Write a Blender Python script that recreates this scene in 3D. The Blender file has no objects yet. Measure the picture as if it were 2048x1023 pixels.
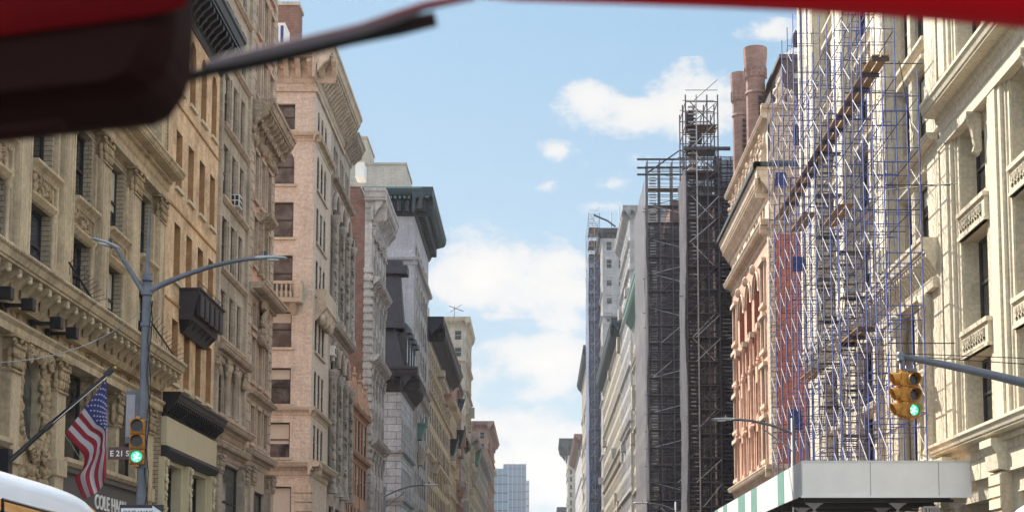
import bpy, math, random
from mathutils import Vector
R = math.radians
S = bpy.context.scene
COL = S.collection
random.seed(7)

# ------------------------------------------------------------------ camera
F = 3200.0                      # focal length in pixels of the 2048 px wide picture
PITCH = math.atan(342.0 / F)
H = 1.5
cam_d = bpy.data.cameras.new('camera'); cam = bpy.data.objects.new('camera', cam_d); COL.objects.link(cam)
cam.location = (0, 0, H); cam.rotation_euler = (R(90) + PITCH, 0, 0)
cam_d.sensor_width = 36; cam_d.lens = F / 2048 * 36
cam_d.shift_x = (1024 - 1080) / 2048; cam_d.shift_y = (880 - 511.5) / 2048
cam_d.clip_start = 0.05; cam_d.clip_end = 6000
cam_d.dof.use_dof = True; cam_d.dof.focus_distance = 60; cam_d.dof.aperture_fstop = 14
S.camera = cam

def ray(x, y):
    a = (x - 1080) / F; b = (880 - y) / F
    return a, math.cos(PITCH) - b * math.sin(PITCH), math.sin(PITCH) + b * math.cos(PITCH)
def PX(x, y, X):
    a, dy, dz = ray(x, y); t = X / a
    return Vector((X, t * dy, H + t * dz))
def PY(x, y, Y):
    a, dy, dz = ray(x, y); t = Y / dy
    return Vector((t * a, Y, H + t * dz))

# ------------------------------------------------------------------ light
EL, AZ = R(44), R(-40)          # azimuth from +Y (straight ahead), negative = to the left
sdir = Vector((math.sin(AZ) * math.cos(EL), math.cos(AZ) * math.cos(EL), math.sin(EL)))
sun_d = bpy.data.lights.new('sun', 'SUN'); sun = bpy.data.objects.new('sun', sun_d); COL.objects.link(sun)
sun_d.energy = 4.7; sun_d.angle = R(0.5); sun_d.color = (1.0, 0.93, 0.82)
sun.rotation_euler = sdir.to_track_quat('Z', 'Y').to_euler()
sun.location = (0, 0, 200)
S.view_settings.view_transform = 'Standard'; S.view_settings.look = 'None'
S.view_settings.gamma = 1.0; S.view_settings.exposure = 1.15

W = bpy.data.worlds.new('World'); S.world = W; W.use_nodes = True
def build_world():
    nt = W.node_tree; N = nt.nodes; Lk = nt.links; N.clear()
    out = N.new('ShaderNodeOutputWorld'); bg = N.new('ShaderNodeBackground')
    sky = N.new('ShaderNodeTexSky'); sky.sky_type = 'NISHITA'; sky.sun_disc = False
    sky.sun_elevation = EL; sky.sun_rotation = AZ; sky.dust_density = 1.6; sky.air_density = 1.0; sky.ozone_density = 1.2
    tc = N.new('ShaderNodeTexCoord'); sep = N.new('ShaderNodeSeparateXYZ'); Lk.new(tc.outputs['Generated'], sep.inputs[0])
    def M(op, a, b=None, c=None, clamp=False):
        n = N.new('ShaderNodeMath'); n.operation = op; n.use_clamp = clamp
        for i, v in enumerate((a, b, c)):
            if v is None: continue
            if isinstance(v, (int, float)): n.inputs[i].default_value = v
            else: Lk.new(v, n.inputs[i])
        return n.outputs[0]
    x, y, z = sep.outputs
    # direction as azimuth-like and elevation-like slopes, folded round the whole dome
    hor = M('SQRT', M('ADD', M('MULTIPLY', x, x), M('MULTIPLY', y, y)))
    az = M('ARCTAN2', x, y); el = M('ARCTAN2', z, hor)
    comb = N.new('ShaderNodeCombineXYZ'); Lk.new(az, comb.inputs[0]); Lk.new(el, comb.inputs[1])
    def noise(scale, sx, sy, detail=8, rough=.58, off=0.0):
        mp = N.new('ShaderNodeMapping'); mp.inputs['Scale'].default_value = (sx, sy, 1); mp.inputs['Location'].default_value = (off, off * .7, off)
        Lk.new(comb.outputs[0], mp.inputs[0])
        n = N.new('ShaderNodeTexNoise'); n.inputs['Scale'].default_value = scale; n.inputs['Detail'].default_value = detail; n.inputs['Roughness'].default_value = rough
        Lk.new(mp.outputs[0], n.inputs['Vector']); return n.outputs['Fac']
    n1 = noise(9, 1, 1.6, off=3.1); n2 = noise(24, 1, 1.5, off=1.3); nm = noise(70, 1, 1.3, 6, .6, off=5.3)
    lumpy = M('ADD', M('ADD', M('MULTIPLY', n1, .40), M('MULTIPLY', n2, .40)), M('MULTIPLY', nm, .20))
    # cloud banks: (pixel x, pixel y, half width, half height) as directions
    def bank(px, py, wx, wy, amp):
        a, dy, dz = ray(px, py); A = math.atan2(a, dy); E_ = math.atan2(dz, math.hypot(a, dy))
        u = M('DIVIDE', M('SUBTRACT', az, A), wx / F); v = M('DIVIDE', M('SUBTRACT', el, E_), wy / F)
        d = M('SQRT', M('ADD', M('MULTIPLY', u, u), M('MULTIPLY', v, v)))
        return M('MULTIPLY', M('SUBTRACT', 1.0, d, None, True), amp)
    banks = [(965, 545, 210, 110, 1.0), (1085, 575, 210, 105, 1.0), (880, 570, 130, 70, .8), (1010, 590, 330, 60, .6), (1085, 730, 200, 85, 1.05), (985, 745, 150, 60, .7), (1060, 770, 260, 60, .55), (1000, 860, 260, 90, .7), (1070, 940, 330, 120, .95), (950, 960, 240, 110, .8), (1120, 860, 150, 60, .5),
             (1385, 205, 150, 90, 1.0), (1290, 225, 210, 55, .75), (1180, 205, 90, 62, .75), (1430, 250, 160, 60, .6), (1095, 372, 55, 32, .75), (1225, 372, 85, 36, .75), (1215, 412, 110, 26, .6),
             (1105, 302, 60, 26, .5), (1535, 60, 80, 26, .32), (1010, 632, 190, 24, .5), (1000, 632, 320, 30, .35), (1270, 330, 160, 24, .3)]
    s = None
    for b in banks:
        t = bank(*b); s = t if s is None else M('MAXIMUM', s, t)
    fill_clouds = M('MULTIPLY', M('SUBTRACT', n1, .44, None, True), 3.0)       # unseen clouds round the dome, used as fill light
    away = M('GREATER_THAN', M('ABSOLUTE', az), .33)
    s2 = M('MAXIMUM', s, M('MULTIPLY', fill_clouds, away))
    dens = M('ADD', s2, M('MULTIPLY', M('SUBTRACT', lumpy, .5), 3.4))
    mr = N.new('ShaderNodeMapRange'); mr.interpolation_type = 'SMOOTHSTEP'
    mr.inputs[1].default_value = .17; mr.inputs[2].default_value = .60
    Lk.new(dens, mr.inputs[0])
    cf = M('MULTIPLY', mr.outputs[0], M('GREATER_THAN', s2, .02))
    cf = M('MULTIPLY', cf, .93)
    shade = N.new('ShaderNodeMapRange'); shade.inputs[1].default_value = .25; shade.inputs[2].default_value = 1.2; Lk.new(dens, shade.inputs[0])
    cc = N.new('ShaderNodeMixRGB'); cc.inputs[1].default_value = (5.2, 5.3, 5.5, 1); cc.inputs[2].default_value = (6.5, 6.2, 5.8, 1)
    Lk.new(shade.outputs[0], cc.inputs[0])
    vs = N.new('ShaderNodeVectorMath'); vs.operation = 'SCALE'; Lk.new(cc.outputs[0], vs.inputs[0]); Lk.new(M('ADD', M('MULTIPLY', away, 2.6), 1.0), vs.inputs['Scale'])  # clouds out of view brightened to fill the shaded facades
    # the thin whitish veil of the lower air, over the physical sky
    veil = N.new('ShaderNodeMapRange'); veil.inputs[1].default_value = 0.0; veil.inputs[2].default_value = .5
    veil.inputs[3].default_value = .88; veil.inputs[4].default_value = .80; Lk.new(el, veil.inputs[0])
    pale = N.new('ShaderNodeMixRGB'); Lk.new(veil.outputs[0], pale.inputs[0]); Lk.new(sky.outputs[0], pale.inputs[1]); grad = N.new('ShaderNodeMapRange'); grad.inputs[1].default_value = 0.02; grad.inputs[2].default_value = .36; Lk.new(el, grad.inputs[0])
    hz_ = N.new('ShaderNodeMixRGB'); hz_.inputs[1].default_value = (3.9, 4.75, 5.3, 1); hz_.inputs[2].default_value = (2.15, 3.6, 4.95, 1); Lk.new(grad.outputs[0], hz_.inputs[0]); Lk.new(hz_.outputs[0], pale.inputs[2])
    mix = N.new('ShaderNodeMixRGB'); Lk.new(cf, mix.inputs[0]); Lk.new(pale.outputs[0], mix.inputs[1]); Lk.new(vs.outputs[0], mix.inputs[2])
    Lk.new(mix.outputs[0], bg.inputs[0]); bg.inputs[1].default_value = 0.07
    Lk.new(bg.outputs[0], out.inputs[0])
build_world()

# ------------------------------------------------------------------ materials
MATS = {}
def base_mat(name):
    m = bpy.data.materials.new(name); m.use_nodes = True; nt = m.node_tree
    b = nt.nodes['Principled BSDF']; MATS[name] = m
    return m, nt, b
def nn(nt, kind, **kw):
    n = nt.nodes.new(kind)
    for k, v in kw.items():
        if hasattr(n, k): setattr(n, k, v)
    return n
def facade_coords(nt):
    g = nn(nt, 'ShaderNodeNewGeometry'); s = nn(nt, 'ShaderNodeSeparateXYZ'); nt.links.new(g.outputs['Position'], s.inputs[0])
    a = nn(nt, 'ShaderNodeMath', operation='ADD'); nt.links.new(s.outputs[0], a.inputs[0]); nt.links.new(s.outputs[1], a.inputs[1])
    c = nn(nt, 'ShaderNodeCombineXYZ'); nt.links.new(a.outputs[0], c.inputs[0]); nt.links.new(s.outputs[2], c.inputs[1])
    return g.outputs['Position'], c.outputs[0], s
def stone(name, col, var=.25, block=None, rough=.85, bump=.25, carve=0, grime=.35, joint=.55, scale=1.0):
    m, nt, b = base_mat(name); L = nt.links
    pos, fc, sep = facade_coords(nt)
    n1 = nn(nt, 'ShaderNodeTexNoise'); n1.inputs['Scale'].default_value = .55 * scale; n1.inputs['Detail'].default_value = 9; n1.inputs['Roughness'].default_value = .7; L.new(pos, n1.inputs['Vector'])
    n2 = nn(nt, 'ShaderNodeTexNoise'); n2.inputs['Scale'].default_value = 7 * scale; n2.inputs['Detail'].default_value = 6; L.new(pos, n2.inputs['Vector'])
    mp = nn(nt, 'ShaderNodeMapping'); mp.inputs['Scale'].default_value = (1.3, 1.3, .09); L.new(pos, mp.inputs[0])
    n3 = nn(nt, 'ShaderNodeTexNoise'); n3.inputs['Scale'].default_value = 1.6; n3.inputs['Detail'].default_value = 7; n3.inputs['Roughness'].default_value = .65; L.new(mp.outputs[0], n3.inputs['Vector'])
    cr = nn(nt, 'ShaderNodeValToRGB'); L.new(n1.outputs['Fac'], cr.inputs[0])
    d = [c * (1 - var) for c in col]; u = [min(1, c * (1 + var * .7)) for c in col]
    cr.color_ramp.elements[0].position = .32; cr.color_ramp.elements[0].color = (*d, 1)
    cr.color_ramp.elements[1].position = .68; cr.color_ramp.elements[1].color = (*u, 1)
    mx = nn(nt, 'ShaderNodeMixRGB', blend_type='MULTIPLY'); mx.inputs[0].default_value = 1
    r2 = nn(nt, 'ShaderNodeMapRange'); r2.inputs[1].default_value = .3; r2.inputs[2].default_value = .7; r2.inputs[3].default_value = 1 - .22; r2.inputs[4].default_value = 1.08; L.new(n2.outputs['Fac'], r2.inputs[0])
    L.new(cr.outputs[0], mx.inputs[1]); L.new(r2.outputs[0], mx.inputs[2])
    gr = nn(nt, 'ShaderNodeMapRange'); gr.inputs[1].default_value = .48; gr.inputs[2].default_value = .75; gr.inputs[3].default_value = 1; gr.inputs[4].default_value = 1 - grime; L.new(n3.outputs['Fac'], gr.inputs[0])
    mg = nn(nt, 'ShaderNodeMixRGB', blend_type='MULTIPLY'); mg.inputs[0].default_value = 1; L.new(mx.outputs[0], mg.inputs[1]); L.new(gr.outputs[0], mg.inputs[2])
    cur = mg.outputs[0]; hs = []
    if block:
        bt = nn(nt, 'ShaderNodeTexBrick'); bt.inputs['Scale'].default_value = 1
        bt.inputs['Brick Width'].default_value = block[0]; bt.inputs['Row Height'].default_value = block[1]; bt.inputs['Mortar Size'].default_value = block[2] if len(block) > 2 else .012
        bt.inputs['Color1'].default_value = (1, 1, 1, 1); bt.inputs['Color2'].default_value = (.8, .8, .8, 1); bt.inputs['Mortar'].default_value = (joint, joint, joint, 1)
        bt.inputs['Bias'].default_value = -.3
        L.new(fc, bt.inputs['Vector'])
        m2 = nn(nt, 'ShaderNodeMixRGB', blend_type='MULTIPLY'); m2.inputs[0].default_value = 1; L.new(cur, m2.inputs[1]); L.new(bt.outputs['Color'], m2.inputs[2]); cur = m2.outputs[0]
        hs.append((bt.outputs['Fac'], -1.5))
    L.new(cur, b.inputs['Base Color']); b.inputs['Roughness'].default_value = rough
    if 'Specular IOR Level' in b.inputs: b.inputs['Specular IOR Level'].default_value = .25
    if carve:
        v = nn(nt, 'ShaderNodeTexVoronoi', feature='SMOOTH_F1'); v.inputs['Scale'].default_value = carve; L.new(pos, v.inputs['Vector'])
        hs.append((v.outputs['Distance'], 2.5))
    acc = n2.outputs['Fac']
    for o, k in hs:
        q = nn(nt, 'ShaderNodeMath', operation='MULTIPLY_ADD'); L.new(o, q.inputs[0]); q.inputs[1].default_value = k; L.new(acc, q.inputs[2]); acc = q.outputs[0]
    bp = nn(nt, 'ShaderNodeBump'); bp.inputs['Strength'].default_value = bump; bp.inputs['Distance'].default_value = .04; L.new(acc, bp.inputs['Height']); L.new(bp.outputs[0], b.inputs['Normal'])
    return m
def brick(name, c1, c2, mortar, w=.22, h=.075, stain=(.5, .45, .4), patch=.25):
    m, nt, b = base_mat(name); L = nt.links
    pos, fc, sep = facade_coords(nt)
    bt = nn(nt, 'ShaderNodeTexBrick'); bt.inputs['Scale'].default_value = 1; bt.inputs['Brick Width'].default_value = w; bt.inputs['Row Height'].default_value = h; bt.inputs['Mortar Size'].default_value = h * .11
    bt.inputs['Color1'].default_value = (*c1, 1); bt.inputs['Color2'].default_value = (*c2, 1); bt.inputs['Mortar'].default_value = (*mortar, 1); L.new(fc, bt.inputs['Vector'])
    n1 = nn(nt, 'ShaderNodeTexNoise'); n1.inputs['Scale'].default_value = .9; n1.inputs['Detail'].default_value = 9; n1.inputs['Roughness'].default_value = .72; L.new(pos, n1.inputs['Vector'])
    r = nn(nt, 'ShaderNodeMapRange'); r.inputs[1].default_value = .35; r.inputs[2].default_value = .7; r.inputs[3].default_value = 1 - patch; r.inputs[4].default_value = 1 + patch; L.new(n1.outputs['Fac'], r.inputs[0])
    mx = nn(nt, 'ShaderNodeMixRGB', blend_type='MULTIPLY'); mx.inputs[0].default_value = 1; L.new(bt.outputs['Color'], mx.inputs[1]); L.new(r.outputs[0], mx.inputs[2])
    n2 = nn(nt, 'ShaderNodeTexNoise'); n2.inputs['Scale'].default_value = 5; n2.inputs['Detail'].default_value = 8; n2.inputs['Roughness'].default_value = .75; L.new(pos, n2.inputs['Vector'])
    r2 = nn(nt, 'ShaderNodeMapRange'); r2.inputs[1].default_value = .55; r2.inputs[2].default_value = .8; L.new(n2.outputs['Fac'], r2.inputs[0])
    m3 = nn(nt, 'ShaderNodeMixRGB'); L.new(r2.outputs[0], m3.inputs[0]); L.new(mx.outputs[0], m3.inputs[1]); m3.inputs[2].default_value = (*stain, 1)
    L.new(m3.outputs[0], b.inputs['Base Color']); b.inputs['Roughness'].default_value = .9
    if 'Specular IOR Level' in b.inputs: b.inputs['Specular IOR Level'].default_value = .2
    bp = nn(nt, 'ShaderNodeBump'); bp.inputs['Strength'].default_value = .35; bp.inputs['Distance'].default_value = .02; bp.invert = True
    L.new(bt.outputs['Fac'], bp.inputs['Height']); L.new(bp.outputs[0], b.inputs['Normal'])
    return m
def plain(name, col, rough=.5, metal=0, var=.15, coat=0, spec=None, bump=0, scale=6):
    m, nt, b = base_mat(name); L = nt.links
    g = nn(nt, 'ShaderNodeNewGeometry')
    n1 = nn(nt, 'ShaderNodeTexNoise'); n1.inputs['Scale'].default_value = scale; n1.inputs['Detail'].default_value = 8; n1.inputs['Roughness'].default_value = .65; L.new(g.outputs['Position'], n1.inputs['Vector'])
    r = nn(nt, 'ShaderNodeMapRange'); r.inputs[1].default_value = .3; r.inputs[2].default_value = .7; r.inputs[3].default_value = 1 - var; r.inputs[4].default_value = 1 + var * .4; L.new(n1.outputs['Fac'], r.inputs[0])
    mx = nn(nt, 'ShaderNodeMixRGB', blend_type='MULTIPLY'); mx.inputs[0].default_value = 1; mx.inputs[1].default_value = (*col, 1); L.new(r.outputs[0], mx.inputs[2])
    L.new(mx.outputs[0], b.inputs['Base Color']); b.inputs['Roughness'].default_value = rough; b.inputs['Metallic'].default_value = metal
    if 'Coat Weight' in b.inputs: b.inputs['Coat Weight'].default_value = coat
    if spec is not None and 'Specular IOR Level' in b.inputs: b.inputs['Specular IOR Level'].default_value = spec
    if bump:
        bp = nn(nt, 'ShaderNodeBump'); bp.inputs['Strength'].default_value = bump; bp.inputs['Distance'].default_value = .02; L.new(n1.outputs['Fac'], bp.inputs['Height']); L.new(bp.outputs[0], b.inputs['Normal'])
    return m
def glass(name, col, rough=.06, wob=.04):
    m, nt, b = base_mat(name); L = nt.links
    g = nn(nt, 'ShaderNodeNewGeometry'); n1 = nn(nt, 'ShaderNodeTexNoise'); n1.inputs['Scale'].default_value = 1.3; n1.inputs['Detail'].default_value = 2; L.new(g.outputs['Position'], n1.inputs['Vector'])
    r = nn(nt, 'ShaderNodeValToRGB'); L.new(n1.outputs['Fac'], r.inputs[0])
    r.color_ramp.elements[0].position = .4; r.color_ramp.elements[0].color = (*[c * .5 for c in col], 1); r.color_ramp.elements[1].position = .65; r.color_ramp.elements[1].color = (*[c * 1.6 for c in col], 1)
    L.new(r.outputs[0], b.inputs['Base Color']); b.inputs['Roughness'].default_value = rough
    bp = nn(nt, 'ShaderNodeBump'); bp.inputs['Strength'].default_value = wob; bp.inputs['Distance'].default_value = .5; L.new(n1.outputs['Fac'], bp.inputs['Height']); L.new(bp.outputs[0], b.inputs['Normal'])
    return m
def emit(name, col, s):
    m, nt, b = base_mat(name); b.inputs['Base Color'].default_value = (*col, 1); b.inputs['Emission Color'].default_value = (*col, 1); b.inputs['Emission Strength'].default_value = s
    return m
def netting(name, col, cell=1.0, open_=.3, thread=.0):
    m, nt, b = base_mat(name); L = nt.links
    pos, fc, sep = facade_coords(nt)
    out = nt.nodes['Material Output']
    bt = nn(nt, 'ShaderNodeTexBrick'); bt.offset = 0; bt.inputs['Scale'].default_value = 1; bt.inputs['Brick Width'].default_value = cell; bt.inputs['Row Height'].default_value = cell * .8; bt.inputs['Mortar Size'].default_value = cell * .06; bt.inputs['Mortar Smooth'].default_value = .5
    L.new(fc, bt.inputs['Vector'])
    n1 = nn(nt, 'ShaderNodeTexNoise'); n1.inputs['Scale'].default_value = 1.2; n1.inputs['Detail'].default_value = 8; n1.inputs['Roughness'].default_value = .7; L.new(pos, n1.inputs['Vector'])
    mp = nn(nt, 'ShaderNodeMapping'); mp.inputs['Scale'].default_value = (1, 1, .06); L.new(pos, mp.inputs[0])
    n2 = nn(nt, 'ShaderNodeTexNoise'); n2.inputs['Scale'].default_value = 3; n2.inputs['Detail'].default_value = 6; L.new(mp.outputs[0], n2.inputs['Vector'])
    ad = nn(nt, 'ShaderNodeMath', operation='ADD'); L.new(n1.outputs['Fac'], ad.inputs[0]); L.new(n2.outputs['Fac'], ad.inputs[1])
    r = nn(nt, 'ShaderNodeMapRange'); r.inputs[1].default_value = .75; r.inputs[2].default_value = 1.25; r.inputs[3].default_value = max(0, open_ - .2); r.inputs[4].default_value = open_ + .22; L.new(ad.outputs[0], r.inputs[0])
    mm = nn(nt, 'ShaderNodeMath', operation='SUBTRACT', use_clamp=True); L.new(r.outputs[0], mm.inputs[0]); L.new(bt.outputs['Fac'], mm.inputs[1])
    tr = nn(nt, 'ShaderNodeBsdfTransparent'); ms = nn(nt, 'ShaderNodeMixShader'); L.new(mm.outputs[0], ms.inputs[0]); L.new(b.outputs[0], ms.inputs[1]); L.new(tr.outputs[0], ms.inputs[2]); L.new(ms.outputs[0], out.inputs['Surface'])
    cr = nn(nt, 'ShaderNodeMixRGB', blend_type='MULTIPLY'); cr.inputs[0].default_value = 1; cr.inputs[1].default_value = (*col, 1)
    r3 = nn(nt, 'ShaderNodeMapRange'); r3.inputs[1].default_value = .3; r3.inputs[2].default_value = .7; r3.inputs[3].default_value = .7; r3.inputs[4].default_value = 1.3; L.new(n2.outputs['Fac'], r3.inputs[0]); L.new(r3.outputs[0], cr.inputs[2])
    L.new(cr.outputs[0], b.inputs['Base Color']); b.inputs['Roughness'].default_value = .9
    return m

LS = stone('stone_tan', (.52, .41, .28), block=(1.1, .32), grime=.5)
LSp = stone('stone_tan_smooth', (.62, .50, .345), grime=.5, var=.3)
LSc = stone('stone_tan_carved', (.50, .38, .24), carve=5, bump=1, grime=.5)
LSb = stone('stone_tan_courses', (.49, .405, .295), block=(.9, .16, .016), joint=.4, grime=.4)
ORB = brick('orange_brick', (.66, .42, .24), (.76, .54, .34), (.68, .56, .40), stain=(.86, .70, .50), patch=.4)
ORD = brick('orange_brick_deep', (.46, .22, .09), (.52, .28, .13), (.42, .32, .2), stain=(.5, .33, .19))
GRS = stone('stone_grey_tan', (.54, .46, .37), block=(1.2, .45), grime=.4, joint=.7)
PNB = brick('pink_brick', (.62, .34, .26), (.68, .42, .32), (.6, .46, .38), stain=(.6, .45, .36))
PNS = stone('stone_pinkish', (.55, .44, .35), grime=.4)
PNC = stone('stone_pinkish_carved', (.50, .40, .31), carve=4, bump=1, grime=.4)
BGS = stone('beige_brick', (.63, .56, .485), block=(.6, .12, .008), var=.12, grime=.22, joint=.82)
BGT = stone('beige_stone', (.56, .49, .40), var=.14, block=(1.2, .5), grime=.3, joint=.75)
BGO = stone('beige_trim', (.54, .47, .385), var=.2, grime=.35)
GTH = stone('gothic_grey_stone', (.42, .38, .34), var=.3, grime=.4)
GTC = stone('gothic_carved', (.36, .33, .30), carve=3, bump=.9, grime=.5)
TER = stone('terracotta', (.46, .30, .22), grime=.35)
BRB = brick('brown_brick', (.20, .10, .08), (.25, .14, .11), (.26, .18, .15), h=.12, w=.35, stain=(.3, .18, .15))
WHS = stone('white_grey_stone', (.55, .52, .50), grime=.35, block=(1.5, .5), joint=.7)
WHC = stone('white_grey_carved', (.48, .46, .44), carve=2.5, bump=.9, grime=.4)
WHA = stone('white_ashlar', (.54, .55, .56), grime=.25, block=(2, .8, .05), joint=.5)
LVS = stone('pale_lilac_stone', (.52, .50, .52), grime=.25, block=(2, .6), joint=.85, var=.12)
TNS = stone('warm_cream_stone', (.60, .52, .41), grime=.3, block=(2, .7), joint=.7)
CRS = stone('cream_stone', (.62, .55, .42), grime=.14, block=(1.6, .8), joint=.85, var=.08)
CRP = stone('cream_stone_smooth', (.68, .61, .47), grime=.14, var=.07)
CRC = stone('cream_stone_carved', (.58, .52, .40), carve=4, bump=.9, grime=.35)
CRD = stone('cream_stone_deeper', (.58, .49, .36), grime=.3, var=.2)  # deeper, more varied cream than the plain stone
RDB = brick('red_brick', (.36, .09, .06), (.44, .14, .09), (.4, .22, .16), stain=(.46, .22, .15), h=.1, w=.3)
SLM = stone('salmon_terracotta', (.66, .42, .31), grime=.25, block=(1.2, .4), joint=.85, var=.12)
SLT = stone('pale_salmon_trim', (.66, .54, .43), grime=.25)
SLT2 = stone('slate_brown', (.16, .125, .12), grime=.3, block=(.5, .2))
CHB = brick('chimney_brick', (.30, .17, .14), (.36, .22, .18), (.34, .26, .23), stain=(.42, .33, .3), h=.12, w=.3)
MNS = plain('slate_dark_grey', (.045, .042, .052), .6, var=.45, scale=2)
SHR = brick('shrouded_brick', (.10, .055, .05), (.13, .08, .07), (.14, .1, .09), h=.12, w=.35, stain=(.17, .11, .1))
FARB = stone('far_brown', (.36, .24, .20), grime=.2)
FARC = stone('far_cream', (.52, .465, .385), grime=.3, block=(3, 1.2), joint=.7)
FARG = stone('far_grey', (.47, .45, .45), grime=.3, block=(3, 1.2), joint=.7)
ROOF = plain('roof_tar', (.08, .08, .085), .95)
BLK = plain('black_iron', (.018, .017, .022), .45, var=.3)
DKM = plain('dark_painted_metal', (.035, .033, .045), .5, var=.3)
DGR = plain('dark_green_copper', (.03, .05, .06), .65, var=.4, scale=1)
GRN = plain('green_copper', (.14, .25, .22), .6, var=.3)
SIG = plain('sign_band_grey', (.09, .085, .085), .6)
CRM = plain('cream_paint', (.62, .55, .38), .5, var=.08, scale=2)
WHT = plain('white_paint', (.78, .77, .74), .5)
FRM = plain('window_frame_dark', (.03, .028, .03), .5)
FRB = plain('window_frame_brown', (.13, .09, .07), .6)
FRL = plain('window_frame_light', (.42, .40, .36), .6)
BLD = plain('window_blind', (.5, .48, .42), .8, var=.08)
GLD = glass('window_glass', (.020, .022, .028))
GLB = glass('window_glass_bluish', (.035, .045, .065))
GLW = glass('window_glass_paler', (.07, .075, .08), .1, .1)  # paler base colour than the plain pane glass
GLF = plain('far_window_glass', (.03, .035, .045), .3, var=.4)
POL = plain('pole_grey_metal', (.13, .14, .165), .5, .2, var=.3, scale=3)
LMP = plain('lamp_head_metal', (.36, .38, .41), .4, .1)
YEL = plain('signal_yellow', (.52, .225, .022), .5, var=.35, scale=9)
YEO = plain('signal_yellow_worn', (.46, .20, .035), .5, var=.3, scale=14)
LENS = plain('unlit_lens', (.02, .012, .014), .25)
GRE = emit('green_light', (.03, .62, .36), .55)
GREW = emit('green_light_core', (.5, .95, .85), .7)
BLU = plain('scaffold_blue', (.055, .085, .29), .7, var=.45, scale=3, spec=.15)
BLV = plain('scaffold_violet', (.10, .10, .20), .7, var=.5, scale=3, spec=.15)
GAL = plain('galvanised_brace', (.50, .49, .50), .6, 0, spec=.2, var=.3, scale=2)
WOD = plain('scaffold_planks', (.32, .19, .09), .8, var=.45, scale=2)
PLY = plain('shed_board_grey', (.82, .83, .84), .7, var=.07, scale=1.0)
PLW = plain('shed_board_white', (.66, .68, .70), .6, var=.08, scale=1.2)
PLG = plain('shed_board_green', (.16, .34, .29), .6, var=.12, scale=2)
ASP = plain('asphalt', (.05, .05, .052), .9, bump=.4, scale=20)
CON = stone('pavement_concrete', (.33, .32, .30), block=(1.5, 1.5), grime=.2)
CURB = stone('granite_kerb', (.36, .35, .34), grime=.2)
LINE = plain('road_paint', (.7, .7, .67), .7, var=.3)
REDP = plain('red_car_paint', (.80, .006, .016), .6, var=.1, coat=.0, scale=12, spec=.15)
REDD = plain('lit_top_red', (.16, .002, .004), .7, var=.5, coat=.0, scale=9, spec=.1)  # redder tone for the mirror's lit top, painted into the colour
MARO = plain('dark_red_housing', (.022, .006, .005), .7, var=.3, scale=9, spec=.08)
TAXI = plain('taxi_yellow', (.80, .33, .02), .25, coat=1, var=.05)
SKYHL = plain('roof_sky_highlight', (.80, .81, .85), .35, coat=.5, var=0)  # sky highlight on the taxi's roof edge, painted as a white colour
RUB = plain('rubber_black', (.02, .02, .02), .7)
SLG = plain('wiper_grey', (.28, .26, .29), .4, .1)
NETD = netting('shaded_debris_netting', (.028, .022, .036), .9, .36)  # same net, darker: shade of the north faces put into the colour
NETL = netting('sunlit_debris_netting', (.085, .08, .10), .5, .15)  # same net, paler: sunlight on the street sides put into the colour
NTB = plain('dark_scaffold_tube', (.075, .065, .085), .6, var=.4)
NETB = netting('blue_debris_netting', (.10, .13, .22), 1.5, .30)
SGNB = plain('sign_brown', (.085, .035, .035), .5)
SGNK = plain('sign_black', (.015, .014, .018), .45)
SGNW = plain('sign_white', (.72, .72, .74), .5)
LETW = plain('letter_white', (.85, .85, .82), .5)

# ------------------------------------------------------------------ mesh helpers
class Fr:
    def __init__(s, O, U, Wd): s.O, s.U, s.W = Vector(O), Vector(U), Vector(Wd); s.key = (tuple(U), tuple(Wd))
    def p(s, u, v, w=0.0): return s.O + s.U * u + s.W * w + Vector((0, 0, v))
XL, XR = -15.0, 15.5
LF = Fr((XL, 0, 0), (0, 1, 0), (1, 0, 0))
RF = Fr((XR, 0, 0), (0, 1, 0), (-1, 0, 0))
def NF(Y): return Fr((0, Y, 0), (1, 0, 0), (0, -1, 0))

def tag(o, label=None, cat=None, group=None, kind=None):
    if label: o['label'] = label
    if cat: o['category'] = cat
    if group: o['group'] = group
    if kind: o['kind'] = kind
    return o
def thing(name, label, cat, loc, group=None):
    o = bpy.data.objects.new(name, None); COL.objects.link(o); o.location = loc; o.empty_display_size = .5
    return tag(o, label, cat, group)
def wloc(o):
    v = Vector(o.location)
    while o.parent: o = o.parent; v += Vector(o.location)
    return v

SPLITS = {'shop_pier': ('shopfront_pier', .2), 'plank_walkway': ('walkway', .3), 'columns_and_mouldings': ('column_moulding', .02), 'quoins': ('quoin_strip', .1), 'window_surrounds': ('window_surround', .02),
          'spandrel_panels': ('spandrel_panel', .05), 'piers': ('pier', .02), 'sill': ('window_sill', .02), 'console_brackets': ('console_bracket', .05), 'slender_columns': ('slender_column', .02),
          'engaged_columns': ('engaged_column', .02), 'belt_courses': ('belt_course', .05), 'carved_columns': ('carved_column', .1), 'arch_mouldings': ('arch_moulding', .0), 'carved_piers': ('carved_pier', .1),
          'banded_corner': ('banded_corner_strip', .4), 'dormers': ('dormer_window', .1), 'pinnacles': ('pinnacle', .3), 'wall_ties': ('wall_tie', .0), 'blue_tarp_pieces': ('tarp', .1), 'hoist_boxes': ('hoist_box', .1),
          'scaffold_stairs': ('scaffold_stair', .5), 'top_rails': ('top_rail', .6), 'masts': ('mast', .1), 'small_windows': ('window', .05), 'cross_braces': ('cross_brace', 3), 'panels': ('panel', .05)}
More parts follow.
